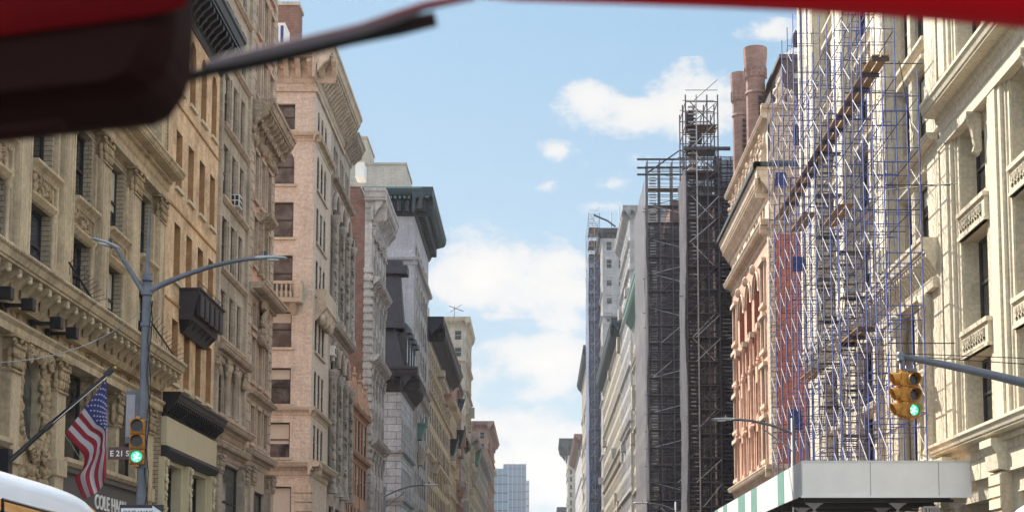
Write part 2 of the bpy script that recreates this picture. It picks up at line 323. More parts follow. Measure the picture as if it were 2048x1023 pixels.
class MB:
    def __init__(s): s.v = []; s.f = []; s.m = []; s.ms = []; s.sm = []
    def mi(s, mat):
        if mat not in s.ms: s.ms.append(mat)
        return s.ms.index(mat)
    def poly(s, pts, mat, smooth=False):
        i = len(s.v); s.v += [tuple(p) for p in pts]; s.f.append(tuple(range(i, i + len(pts)))); s.m.append(s.mi(mat)); s.sm.append(smooth)
    def mesh(s, vs, fs, mat, smooth=False):
        i = len(s.v); s.v += [tuple(p) for p in vs]; k = s.mi(mat)
        for f in fs: s.f.append(tuple(j + i for j in f)); s.m.append(k); s.sm.append(smooth)
    def hexa(s, c, mat):      # 8 corners, bottom ring then top ring
        s.mesh(c, [(0, 1, 2, 3), (7, 6, 5, 4), (0, 4, 5, 1), (1, 5, 6, 2), (2, 6, 7, 3), (3, 7, 4, 0)], mat)
    def box(s, fr, u0, u1, v0, v1, w0, w1, mat):
        P = fr.p
        s.hexa([P(u0, v0, w0), P(u1, v0, w0), P(u1, v0, w1), P(u0, v0, w1), P(u0, v1, w0), P(u1, v1, w0), P(u1, v1, w1), P(u0, v1, w1)], mat)
    def xbox(s, a, b, mat):
        s.box(Fr((0, 0, 0), (1, 0, 0), (0, 1, 0)), a[0], b[0], a[2], b[2], a[1], b[1], mat)
    def prof(s, fr, u0, u1, pr, mat, smooth=False):   # (w, v) profile swept along u
        n = len(pr); A = [fr.p(u0, v, w) for w, v in pr]; B = [fr.p(u1, v, w) for w, v in pr]
        s.mesh(A + B, [(i, (i + 1) % n, n + (i + 1) % n, n + i) for i in range(n)], mat, smooth)
        s.mesh(A, [tuple(range(n))], mat); s.mesh(B, [tuple(range(n))], mat)
    def tube(s, pts, r, mat, n=8, cap=True, smooth=True):
        pts = [Vector(p) for p in pts]; rs = r if isinstance(r, (list, tuple)) else [r] * len(pts); V = []; Fc = []
        for i, p in enumerate(pts):
            d = (pts[min(i + 1, len(pts) - 1)] - pts[max(i - 1, 0)]).normalized()
            a = d.cross(Vector((0, 0, 1)));
            if a.length < .05: a = d.cross(Vector((0, 1, 0)))
            a.normalize(); b = d.cross(a).normalized()
            for k in range(n):
                t = 2 * math.pi * k / n; V.append(p + a * (math.cos(t) * rs[i]) + b * (math.sin(t) * rs[i]))
        for i in range(len(pts) - 1):
            for k in range(n):
                Fc.append((i * n + k, i * n + (k + 1) % n, (i + 1) * n + (k + 1) % n, (i + 1) * n + k))
        if cap: Fc.append(tuple(range(n))); Fc.append(tuple(range(len(V) - n, len(V))))
        s.mesh(V, Fc, mat, smooth)
    def lathe(s, c, pr, mat, n=14, smooth=True):      # (r, z) profile round the vertical through c
        c = Vector(c); V = []; Fc = []
        for r, z in pr:
            for k in range(n):
                t = 2 * math.pi * k / n; V.append(c + Vector((math.cos(t) * r, math.sin(t) * r, z)))
        for i in range(len(pr) - 1):
            for k in range(n): Fc.append((i * n + k, i * n + (k + 1) % n, (i + 1) * n + (k + 1) % n, (i + 1) * n + k))
        Fc.append(tuple(range(n))); Fc.append(tuple(range(len(V) - n, len(V))))
        s.mesh(V, Fc, mat, smooth)
    def blob(s, fr, u, v, w, ru, rv, rw, mat):        # squashed low ball: one leaf or boss of a carving
        V = []; n = 6
        for j, (rr, q) in enumerate(((.0, -1), (.8, -.55), (1, .05), (.75, .65), (0, 1))):
            if rr == 0: V.append(fr.p(u, v + q * rv, w)); continue
            for k in range(n):
                t = 2 * math.pi * k / n; V.append(fr.p(u + math.cos(t) * rr * ru, v + q * rv, w + math.sin(t) * rr * rw))
        Fc = []
        for k in range(n):
            k2 = (k + 1) % n; Fc.append((0, 1 + k, 1 + k2)); Fc.append((1 + k, 7 + k, 7 + k2, 1 + k2)); Fc.append((7 + k, 13 + k, 13 + k2, 7 + k2)); Fc.append((13 + k, 19, 13 + k2))
        s.mesh(V, Fc, mat, True)
    def clusters(s, gap):
        """faces grouped into pieces that stand apart from each other by more than gap"""
        par = list(range(len(s.v)))
        def fd(a):
            while par[a] != a: par[a] = par[par[a]]; a = par[a]
            return a
        for f in s.f:
            for q in f[1:]: par[fd(q)] = fd(f[0])
        bb = {}
        for i, v in enumerate(s.v):
            r = fd(i); b = bb.setdefault(r, [list(v), list(v)])
            for k in range(3): b[0][k] = min(b[0][k], v[k]); b[1][k] = max(b[1][k], v[k])
        g = [[[k], b[0], b[1]] for k, b in bb.items()]; again = True
        while again:
            again = False; out = []
            for x in g:
                hit = None
                for y in out:
                    if all(x[1][k] - gap <= y[2][k] and y[1][k] - gap <= x[2][k] for k in range(3)): hit = y; break
                if hit:
                    hit[0] += x[0]; hit[1] = [min(a, b) for a, b in zip(hit[1], x[1])]; hit[2] = [max(a, b) for a, b in zip(hit[2], x[2])]; again = True
                else: out.append(x)
            g = out
        own = {r: i for i, x in enumerate(g) for r in x[0]}; parts = [MB() for _ in g]; maps = [{} for _ in g]
        for f, mi_, sm in zip(s.f, s.m, s.sm):
            i = own[fd(f[0])]; q = parts[i]; mp = maps[i]; nf = []
            for a in f:
                if a not in mp: mp[a] = len(q.v); q.v.append(s.v[a])
                nf.append(mp[a])
            q.f.append(tuple(nf)); q.m.append(q.mi(s.ms[mi_])); q.sm.append(sm)
        return parts
    def split(s, name, parent, gap=.12):
        for q in s.clusters(gap): q.build(name, parent)
    def build(s, name, parent=None, label=None, cat=None, group=None, kind=None, loc=None, bevel=0):
        if name in SPLITS and parent:
            nm, gap = SPLITS[name]; cs = s.clusters(gap)
            if len(cs) <= 100:
                for q in cs: o = q.build(nm, parent)
                return o
            name = nm
        base = wloc(parent) if parent else Vector(loc or (0, 0, 0))
        me = bpy.data.meshes.new(name); me.from_pydata([tuple(Vector(v) - base) for v in s.v], [], s.f)
        for m in s.ms: me.materials.append(m)
        me.polygons.foreach_set('material_index', s.m); me.polygons.foreach_set('use_smooth', s.sm); me.update()
        o = bpy.data.objects.new(name, me); COL.objects.link(o)
        if parent: o.parent = parent
        else: o.location = base
        if bevel:
            b = o.modifiers.new('bevel', 'BEVEL'); b.width = bevel; b.segments = 3; b.limit_method = 'ANGLE'
        return tag(o, label, cat, group, kind)

def wall(mb, fr, u0, u1, v0, v1, ops, mat, d=.35, w=0.0, rev=None):
    """wall face with real openings; ops = (ua, ub, va, vb, arched)"""
    rev = rev or mat
    us = sorted({u0, u1} | {o[0] for o in ops} | {o[1] for o in ops}); vs = sorted({v0, v1} | {o[2] for o in ops} | {o[3] for o in ops})
    us = [a for a in us if u0 <= a <= u1]; vs = [a for a in vs if v0 <= a <= v1]
    for j in range(len(vs) - 1):
        run = None; vm = (vs[j] + vs[j + 1]) / 2
        for i in range(len(us) - 1):
            um = (us[i] + us[i + 1]) / 2
            hole = any(o[0] < um < o[1] and o[2] < vm < o[3] for o in ops)
            if hole:
                if run is not None: mb.poly([fr.p(run, vs[j], w), fr.p(us[i], vs[j], w), fr.p(us[i], vs[j + 1], w), fr.p(run, vs[j + 1], w)], mat); run = None
            elif run is None: run = us[i]
        if run is not None: mb.poly([fr.p(run, vs[j], w), fr.p(us[-1], vs[j], w), fr.p(us[-1], vs[j + 1], w), fr.p(run, vs[j + 1], w)], mat)
    for o in ops:
        ua, ub, va, vb = o[:4]; P = fr.p
        if len(o) > 4 and o[4]:
            r = (ub - ua) / 2; vs_ = vb - r; uc = (ua + ub) / 2; n = 10
            arc = [(uc - r * math.cos(math.pi * k / n), vs_ + r * math.sin(math.pi * k / n)) for k in range(n + 1)]
            for k in range(n):
                a, b = arc[k], arc[k + 1]; cor = (ua, vb) if k < n / 2 else (ub, vb)
                mb.poly([P(a[0], a[1], w), P(b[0], b[1], w), P(cor[0], cor[1], w)], mat)
                mb.poly([P(a[0], a[1], w), P(b[0], b[1], w), P(b[0], b[1], w - d), P(a[0], a[1], w - d)], rev)
            mb.poly([P(ua, vb, w), P(uc, vb, w), P(*arc[n // 2], w)], mat); mb.poly([P(ub, vb, w), P(uc, vb, w), P(*arc[n // 2], w)], mat)
        else:
            vs_ = vb; mb.poly([P(ua, vb, w), P(ub, vb, w), P(ub, vb, w - d), P(ua, vb, w - d)], rev)
        mb.poly([P(ua, va, w), P(ua, vs_, w), P(ua, vs_, w - d), P(ua, va, w - d)], rev)
        mb.poly([P(ub, va, w), P(ub, vs_, w), P(ub, vs_, w - d), P(ub, va, w - d)], rev)
        mb.poly([P(ua, va, w), P(ub, va, w), P(ub, va, w - d), P(ua, va, w - d)], rev)

WC = {}
def windows(root, fr, ops, d=.35, w=0.0, style='sash', frame=None, g=None, blind=.3, pane=True, ft=.07):
    frame = frame or FRM; g = g or GLD
    Z0 = Fr((0, 0, 0), fr.U, fr.W)
    for o in ops:
        ua, ub, va, vb = o[:4]; W_, H_ = round(ub - ua, 2), round(vb - va, 2)
        rv = random.random(); bl = 0 if rv > blind else random.choice((.3, .45, .6))
        gm = g if random.random() > .15 else GLB
        key = (fr.key, W_, H_, style, frame.name, gm.name, bl, pane, ft)
        if key not in WC:
            a = MB(); e = .012
            a.box(Z0, e, ft, e, H_ - e, -.06, 0, frame); a.box(Z0, W_ - ft, W_ - e, e, H_ - e, -.06, 0, frame)
            a.box(Z0, ft, W_ - ft, e, ft, -.06, .002, frame); a.box(Z0, ft, W_ - ft, H_ - ft, H_ - e, -.06, .002, frame)
            if style in ('sash', 'sash2'): a.box(Z0, ft, W_ - ft, H_ * .5, H_ * .5 + ft * .9, -.05, .02, frame)
            if style in ('sash2', 'grid'): a.box(Z0, W_ / 2 - ft / 2, W_ / 2 + ft / 2, ft, H_ - ft, -.05, .015, frame)
            if style == 'grid':
                for k in (1, 2, 3): a.box(Z0, ft, W_ - ft, H_ * k / 4, H_ * k / 4 + .05, -.05, .012, frame)
            if style == 'shop': a.box(Z0, ft, W_ - ft, H_ * .78, H_ * .78 + ft, -.05, .015, frame)
            b = MB(); hb = H_ - ft
            if bl:
                b.poly([Z0.p(ft, H_ * (1 - bl), -.055), Z0.p(W_ - ft, H_ * (1 - bl), -.055), Z0.p(W_ - ft, hb, -.055), Z0.p(ft, hb, -.055)], BLD); hb = H_ * (1 - bl)
            b.poly([Z0.p(e, e, -.04 - .02), Z0.p(W_ - e, e, -.06), Z0.p(W_ - e, H_ - e, -.06), Z0.p(e, H_ - e, -.06)], gm)
            fm = bpy.data.meshes.new('window'); fm.from_pydata(a.v, [], a.f); [fm.materials.append(m) for m in a.ms]; fm.polygons.foreach_set('material_index', a.m)
            pm = bpy.data.meshes.new('pane'); pm.from_pydata(b.v, [], b.f); [pm.materials.append(m) for m in b.ms]; pm.polygons.foreach_set('material_index', b.m)
            WC[key] = (fm, pm)
        fm, pm = WC[key]
        f = bpy.data.objects.new('window', fm); COL.objects.link(f); f.parent = root; f.location = fr.p(ua, va, w - d + .04) - wloc(root)
        p = bpy.data.objects.new('pane', pm); COL.objects.link(p); p.parent = f

def cornice(mb, fr, u0, u1, v, h, pr, mat, mod=None, dent=None, ret=0):
    """classical cornice: top at v, total height h, projection pr; mod=(spacing,width) brackets, dent=spacing; ret = extra run past the ends"""
    P = [(-.05, v), (pr, v), (pr, v - h * .10), (pr * .93, v - h * .14), (pr * .86, v - h * .30), (pr * .80, v - h * .32), (pr * .80, v - h * .38), (pr * .30, v - h * .40), (pr * .26, v - h * .55), (pr * .14, v - h * .62), (pr * .12, v - h * .9), (pr * .05, v - h), (-.05, v - h)]
    mb.prof(fr, u0 - ret, u1 + ret, P, mat)
    if mod:
        n = max(1, int(round((u1 - u0) / mod[0]))); st = (u1 - u0) / n
        for i in range(n + 1):
            u = u0 + i * st; hw = mod[1] / 2
            mb.prof(fr, u - hw, u + hw, [(pr * .2, v - h * .39), (pr * .74, v - h * .39), (pr * .74, v - h * .5), (pr * .5, v - h * .62), (pr * .2, v - h * .86)], mat)
    if dent:
        n = int((u1 - u0) / dent)
        for i in range(n):
            u = u0 + (i + .25) * dent; mb.box(fr, u, u + dent * .5, v - h * .62, v - h * .50, pr * .1, pr * .36, mat)
def carve(mb, fr, u0, u1, v0, v1, w, mat, n=30, s=.09, dep=.05, seed=0):
    rn = random.Random(seed)
    for i in range(n):
        u = rn.uniform(u0, u1); v = rn.uniform(v0, v1); k = rn.uniform(.5, 1.4)
        mb.blob(fr, u, v, w + rn.uniform(-.02, .03), s * k * rn.uniform(.5, 1.2), s * k * rn.uniform(.7, 1.5), dep * rn.uniform(.6, 1.3), mat)
def scroll(mb, fr, u, v, w, r, mat, flip=1, thick=.03):
    pts = []
    for k in range(18):
        t = k / 17; a = t * 2.1 * 2 * math.pi; rr = r * (1 - .8 * t)
        pts.append(fr.p(u + flip * math.cos(a) * rr, v + math.sin(a) * rr, w + .04 * t))
    mb.tube(pts, thick, mat, 5)
def capital(mb, fr, u, v0, v1, hw, w0, w1, mat, seed=0):
    """Corinthian-like capital: bell, leaves, volutes and abacus"""
    h = v1 - v0; mb.box(fr, u - hw * .9, u + hw * .9, v0, v1 - h * .1, w0, w1 - .02, mat)
    mb.box(fr, u - hw * 1.05, u + hw * 1.05, v0 - h * .06, v0 + .01, w0, w1 + .04, mat)
    mb.box(fr, u - hw * 1.3, u + hw * 1.3, v1 - h * .1, v1, w0, w1 + .14, mat)
    for row, (q, out) in enumerate(((.2, .05), (.48, .09))):
        for k in range(4):
            uu = u - hw + (k + (.5 if row == 0 else .25)) * hw / 2
            mb.blob(fr, uu, v0 + h * q, w1 + out * .4, hw * .24, h * .2, .05 + out * .5, mat); mb.blob(fr, uu, v0 + h * (q + .17), w1 + out + .02, hw * .22, h * .07, .06, mat)
        for sd in (-1, 1):
            mb.blob(fr, u + sd * hw * .98, v0 + h * q, (w0 + w1) / 2 + .05, .07, h * .2, .1, mat)
    for sd in (-1, 1): scroll(mb, fr, u + sd * hw * 1.0, v0 + h * .76, w1 + .05, h * .14, mat, sd, .035)
    mb.blob(fr, u, v0 + h * .85, w1 + .09, hw * .2, h * .1, .07, mat)
def pilaster(mb, fr, u, v0, v1, hw, w0, w1, mat, panel=True):
    mb.box(fr, u - hw, u + hw, v0, v1, w0, w1, mat)
    if panel:
        for sd in (-1, 1): mb.box(fr, u + sd * hw * .78 - hw * .10, u + sd * hw * .78 + hw * .10, v0 + .3, v1 - .15, w1, w1 + .035, mat)
        mb.box(fr, u - hw * .88, u + hw * .88, v0 + .1, v0 + .3, w1, w1 + .05, mat)
def shell(mb, fr, side_mat, u0, u1, z0, z1, depth=22, near=True, roof=None, back=True, near_ops=None, nd=.25, nmat=None):
    """side walls and roof behind a street facade; returns nothing. fr is LF or RF"""
    P = fr.p
    if near and not near_ops: mb.poly([P(u0, z0, 0), P(u0, z1, 0), P(u0, z1, -depth), P(u0, z0, -depth)], side_mat)
    mb.poly([P(u1, z0, 0), P(u1, z1, 0), P(u1, z1, -depth), P(u1, z0, -depth)], side_mat)
    if back: mb.poly([P(u0, z0, -depth), P(u0, z1, -depth), P(u1, z1, -depth), P(u1, z0, -depth)], side_mat)
    zr = z1 - .6
    mb.poly([P(u0, zr, -.01), P(u1, zr, -.01), P(u1, zr, -depth), P(u0, zr, -depth)], roof or ROOF)

# ------------------------------------------------------------------ ground
def struct(name, a, b, mat, z):
    m = MB(); m.poly([(a[0], a[1], z), (b[0], a[1], z), (b[0], b[1], z), (a[0], b[1], z)], mat); return m.build(name, kind='structure')
struct('ground', (-900, -500), (900, 2400), ASP, 0.0)
struct('road', (-9.0, -60), (9.3, 1500), ASP, .004)
for (ya, yb, n) in ((-60, 26, 0), (37, 91, 0), (107, 160, 0), (172, 700, 0)):
    for sd in (-1, 1):
        m = MB(); x0, x1 = (-60, -9.0) if sd < 0 else (9.3, 60)
        m.xbox((x0, ya, 0.001), (x1, yb, .15), CON); m.build('pavement', kind='structure')
        m = MB(); m.xbox(((-8.99) if sd < 0 else 9.13, ya, .002), ((-8.83) if sd < 0 else 9.29, yb, .145), CURB); m.build('kerb', kind='structure')
m = MB()
for xx in (-3.2, 3.2):
    for k in range(60):
        y = 4 + k * 9
        if 26 < y < 37 or 91 < y < 107: continue
        m.poly([(xx - .07, y, .008), (xx + .07, y, .008), (xx + .07, y + 3, .008), (xx - .07, y + 3, .008)], LINE)
for ya in (23, 37.5, 88, 104.5):
    for k in range(12):
        x = -8.4 + k * 1.5; m.poly([(x, ya, .008), (x + .6, ya, .008), (x + .6, ya + 2.4, .008), (x, ya + 2.4, .008)], LINE)
m.build('road_markings', kind='structure')

# ================================================================== LEFT SIDE
# ---- corner building with the carved stone front
def corner_building():
    y0, y1 = 37.0, 62.9
    t = thing('corner_building', 'tan stone corner building with carved columns, deep cornices and a dark shop band', 'building', (XL, y0, 0))
    fr = LF; ps = [37.2 + .0] + [41.3, 45.6, 49.9, 54.1, 58.3, 62.3]
    m = MB(); ops = []; opsu = []
    WR = -.28
    for p in ps[:-1]:
        if p < 38: continue
        ops.append((p + 1.15, p + 3.3, 11.5, 13.75)); opsu.append((p + 1.15, p + 3.3, 14.95, 17.5))
    att = [(p + 1.15, p + 3.3, 20.6, 23.4) for p in ps[1:-1]] + [(p + 1.15, p + 3.3, 25.0, 27.6) for p in ps[1:-1]]
    wall(m, fr, y0, y1, 11.0, 30, ops + opsu + att, LSb, .3, WR)
    # low floor: openings
    low = [(38.2, 44.4, 6.3, 9.35), (46.4, 48.5, 6.4, 9.2, True), (50.6, 60.2, 6.35, 9.35)]
    wall(m, fr, y0, y1, 6.0, 11.0, low, LSp, .3, WR)
    shop = [(38.5, 44, .5, 4.3), (46, 49, .3, 4.3), (51, 60.5, .5, 4.3)]
    wall(m, fr, y0, y1, 0, 6.0, shop, SIG, .6, WR + .05)
    shell(m, fr, LSb, y0, y1, 0, 30, 20)
    m.build('wall', t)
    windows(t, fr, ops + opsu + att, .3, WR, 'sash', FRM, GLD, .12, ft=.09)
    windows(t, fr, [low[0], (50.6, 53.6, 6.35, 9.35), (54.2, 56.8, 6.35, 9.35), (57.4, 60.2, 6.35, 9.35)], .3, WR, 'single', FRM, GLD, 0)
    windows(t, fr, shop, .6, WR + .05, 'shop', FRM, GLD, 0)
    m = MB(); m.poly([fr.p(46.4, 6.4, WR - .27), fr.p(48.5, 6.4, WR - .27), fr.p(48.5, 9.2, WR - .27), fr.p(46.4, 9.2, WR - .27)], GLW); m.build('niche_glass', t)
    # giant pilasters
    for i, p in enumerate(ps[1:]):
        m = MB(); pilaster(m, fr, p, 11.0, 16.95, .55, WR, 0, LSp); pilaster(m, fr, p, 18.7, 30, .5, WR, -.06, LSp)
        m.box(fr, p - .72, p + .72, 11.0, 11.55, WR, .05, LSp)
        m.box(fr, p + .62, p + .8, 11.0, 17, WR, WR + .14, LSp)
        m.box(fr, p - .8, p - .62, 11.0, 17, WR, WR + .14, LSp)
        pl = m.build('pilaster', t)
        m = MB(); capital(m, fr, p, 16.9, 17.85, .52, WR, .02, LSc, i); m.build('capital', pl)
        # colonnette beside the window
        if i < len(ps) - 2:
            m = MB(); c = fr.p(p + 3.42, 0, WR + .05); m.lathe((c.x, c.y, 11.3), [(.09, 0), (.09, 2.2), (.14, 2.3), (.12, 2.45), (.18, 2.55), (.18, 2.6)], LSp, 8); m.box(fr, p + 3.3, p + 3.56, 13.85, 14.1, WR, WR + .2, LSp); m.build('colonnette', t)
    # spandrels
    for i, p in enumerate(ps[1:-1]):
        m = MB(); a, b = p + 1.05, p + 3.4
        m.box(fr, a, b, 13.78, 14.92, WR, WR + .06, LSp)
        m.prof(fr, a - .1, b + .1, [(WR, 14.95), (WR + .34, 14.95), (WR + .34, 14.86), (WR + .2, 14.76), (WR + .1, 14.62), (WR, 14.62)], LSp)
        m.prof(fr, a - .05, b + .05, [(WR, 13.98), (WR + .22, 13.98), (WR + .22, 13.9), (WR + .1, 13.76), (WR, 13.72)], LSp)
        for k in range(16): m.box(fr, a + k * .148, a + k * .148 + .07, 14.60, 14.70, WR + .05, WR + .16, LSp)
        carve(m, fr, a + .25, b - .25, 14.08, 14.55, WR + .08, LSc, 60, .10, .05, i); scroll(m, fr, a + .7, 14.32, WR + .12, .18, LSc, 1, .03); scroll(m, fr, b - .7, 14.32, WR + .12, .18, LSc, -1, .03)
        m.build('carved_panel', t)
    # upper entablature
    m = MB(); m.box(fr, y0, y1 + .1, 17.85, 18.05, WR, .06, LSp); m.box(fr, y0, y1 + .08, 18.05, 18.3, WR, .02, LSp)
    cornice(m, fr, y0, y1 + .1, 19.0, .75, .75, LSp, dent=.28); m.build('upper_cornice', t)
    # middle cornice with brackets
    m = MB(); cornice(m, fr, y0, y1 + .05, 11.25, 1.05, .98, LSp, mod=(.9, .26), dent=None)
    n = int((y1 - y0) / .22)
    for k in range(n): u = y0 + k * .22; m.blob(fr, u, 11.18, .99, .07, .05, .03, LSp)
    for k in range(int((y1 - y0) / .9) + 1): m.blob(fr, y0 + k * .9 + .0, 10.68, .66, .12, .09, .09, CRM)
    m.build('middle_cornice', t)
    m = MB(); m.box(fr, y0, y1, 10.15, 10.25, WR, .03, LSp)
    m.prof(fr, y0, y1, [(WR, 9.75), (.16, 9.75), (.16, 9.68), (.06, 9.58), (.06, 9.36), (WR, 9.36)], LSp)
    for k in range(14): carve(m, fr, y0 + 1 + k * 1.9, y0 + 1.6 + k * 1.9, 9.85, 10.2, WR + .02, LSc, 16, .10, .05, 40 + k)
    m.build('frieze', t)
    # low order
    for i, p in enumerate((45.35, 49.75, 61.3)):
        m = MB(); m.box(fr, p - .45, p + .45, 0, 8.4, WR, .0, LSp); m.box(fr, p - .55, p + .55, 5.7, 6.2, WR, .08, LSp); q = m.build('pier', t)
        m = MB(); capital(m, fr, p, 8.35, 9.36, .45, WR, .03, LSc, i + 20); m.build('capital', q)
    for i, p in enumerate((53.9, 57.1)):
        m = MB(); m.box(fr, p - .2, p + .2, 6.35, 8.2, WR - .25, WR + .12, LSp); q = m.build('column', t)
        m = MB(); capital(m, fr, p, 8.15, 9.36, .26, WR - .3, WR + .16, LSc, i + 30); m.build('capital', q)
    m = MB(); rn = random.Random(5)
    for k in range(46):                     # carved oval surround of the niche
        a = 2 * math.pi * k / 46; uc, vc = 47.45, 7.8; du, dv = 1.32, 1.62
        m.blob(fr, uc + math.cos(a) * du, vc + math.sin(a) * dv, WR + .1, .17, .2, .15, LSc)
    carve(m, fr, 45.9, 46.5, 5.6, 9.3, WR + .05, LSc, 70, .13, .10, 2); carve(m, fr, 48.4, 49.25, 5.6, 9.3, WR + .05, LSc, 80, .13, .10, 3); carve(m, fr, 46, 49.2, 5.4, 6.5, WR + .08, LSc, 130, .15, .14, 4)
    carve(m, fr, 46.2, 48.8, 9.0, 9.5, WR + .15, LSc, 60, .15, .16, 6)
    scroll(m, fr, 46.5, 9.0, WR + .3, .3, LSc, 1, .06); scroll(m, fr, 48.5, 9.0, WR + .3, .3, LSc, -1, .06); scroll(m, fr, 47.0, 6.2, WR + .3, .28, LSc, -1, .06); scroll(m, fr, 48.2, 6.1, WR + .3, .28, LSc, 1, .06)
    m.build('carved_niche', t)
    m = MB(); m.prof(fr, y0, 45, [(WR, 6.35), (.12, 6.35), (.12, 6.22), (0, 6.1), (WR, 6.1)], LSp); m.prof(fr, 50.2, 60.85, [(WR, 6.35), (.12, 6.35), (.12, 6.22), (0, 6.1), (WR, 6.1)], LSp); m.build('sill', t)
    m = MB(); m.box(fr, 50.2, 60.85, 4.35, 5.98, WR, -.06, SIG); m.box(fr, 50.2, 60.85, 5.9, 6.05, WR, .05, SIG); m.box(fr, 50.2, 60.85, 4.3, 4.42, WR, .03, SIG); m.build('sign_band', t)
    # shop name in raised letters
    glyph_text(t, 'COLE', fr, 54.0, 4.98, -.05, .50, LETW, 'shop_letters', width=1.8)
    glyph_text(t, 'HAAN', fr, 56.1, 4.98, -.05, .50, LETW, 'shop_letters', width=1.9)

def glyph_text(parent, text, fr, u, v, w, size, mat, name, width=None, depth=.05, flip=False, label=None):
    cu = bpy.data.curves.new(name, 'FONT'); cu.body = text; cu.size = size * 1.38; cu.extrude = depth / 2; cu.offset = size * .02
    tmp = bpy.data.objects.new(name, cu); COL.objects.link(tmp)
    bpy.context.view_layer.update(); dg = bpy.context.evaluated_depsgraph_get(); me = bpy.data.meshes.new_from_object(tmp.evaluated_get(dg))
    bpy.data.objects.remove(tmp)
    xs = [q.co.x for q in me.vertices]; ww = max(xs) - min(xs); sx = (width / ww) if width else 1; x0 = min(xs)
    base = wloc(parent) if parent else Vector((0, 0, 0))
    for q in me.vertices:
        q.co = fr.p(u + (q.co.x - x0) * sx, v + q.co.y, w + q.co.z) - base
    me.materials.clear(); me.materials.append(mat)
    for p_ in me.polygons: p_.material_index = 0
    o = bpy.data.objects.new(name, me); COL.objects.link(o)
    if parent: o.parent = parent
    return o
corner_building()

def spot_light(px, py):
    p = PX(px, py, XL + .55); t = thing('spotlight', 'x', 'spotlight', (XL + .1, p.y, p.z), 'spotlights under the cornice')
    m = MB(); b = .16; x = XL - .2
    m.xbox((XL + .38, p.y - .28, p.z - .14), (XL + .72, p.y + .02, p.z + .2), BLK); m.build('lamp_housing', t, bevel=.02)
    m = MB(); m.xbox((XL - .2, p.y - .22, p.z - .04), (XL + .38, p.y - .1, p.z + .06), BLK); m.xbox((XL - .2, p.y - .34, p.z - .16), (XL - .1, p.y + .02, p.z + .18), BLK); m.build('bracket', t)
    m = MB(); m.xbox((XL + .41, p.y - .25, p.z - .165), (XL + .69, p.y - .01, p.z - .141), LENS); m.build('lens', t)
    return t
for (px, py), l in zip(((16, 590), (60, 613), (116, 649), (147, 669)), ('black spotlight at the left edge of the photo, nearest the picture side', 'black spotlight second from the left edge, above the carved niche', 'black spotlight third from the left edge, over the flag column', 'black spotlight farthest right of the four, above the flagpole tip')):
    spot_light(px, py)['label'] = l

def fan_guard(px0, py0, px1, py1, label):
    a = PX(px0, py0, XL + .25); b = PX(px1, py1, XL + .75)
    t = thing('iron_fan_guard', label, 'guard', (a.x, a.y, b.z), 'spiked iron guards')
    m = MB(); m.tube([a, b], .035, BLK, 5); m.build('rail', t)
    m = MB(); d = (b - a)
    for k in range(12):
        p = a + d * ((k + .5) / 12); e = p + Vector((.35, -.35 + .09 * k, .30 + .05 * math.sin(k))) * .8; f = p - Vector((0, 0, .35)) + Vector((.1, .3, 0)) * (k / 12)
        m.tube([f, p, e], .012, BLK, 4)
    m.build('spikes', t)
fan_guard(138, 524, 190, 606, 'black spiked iron guard on the cornice left of the lamp pole')
fan_guard(300, 640, 356, 722, 'black spiked iron guard on the cornice end beside the orange brick')

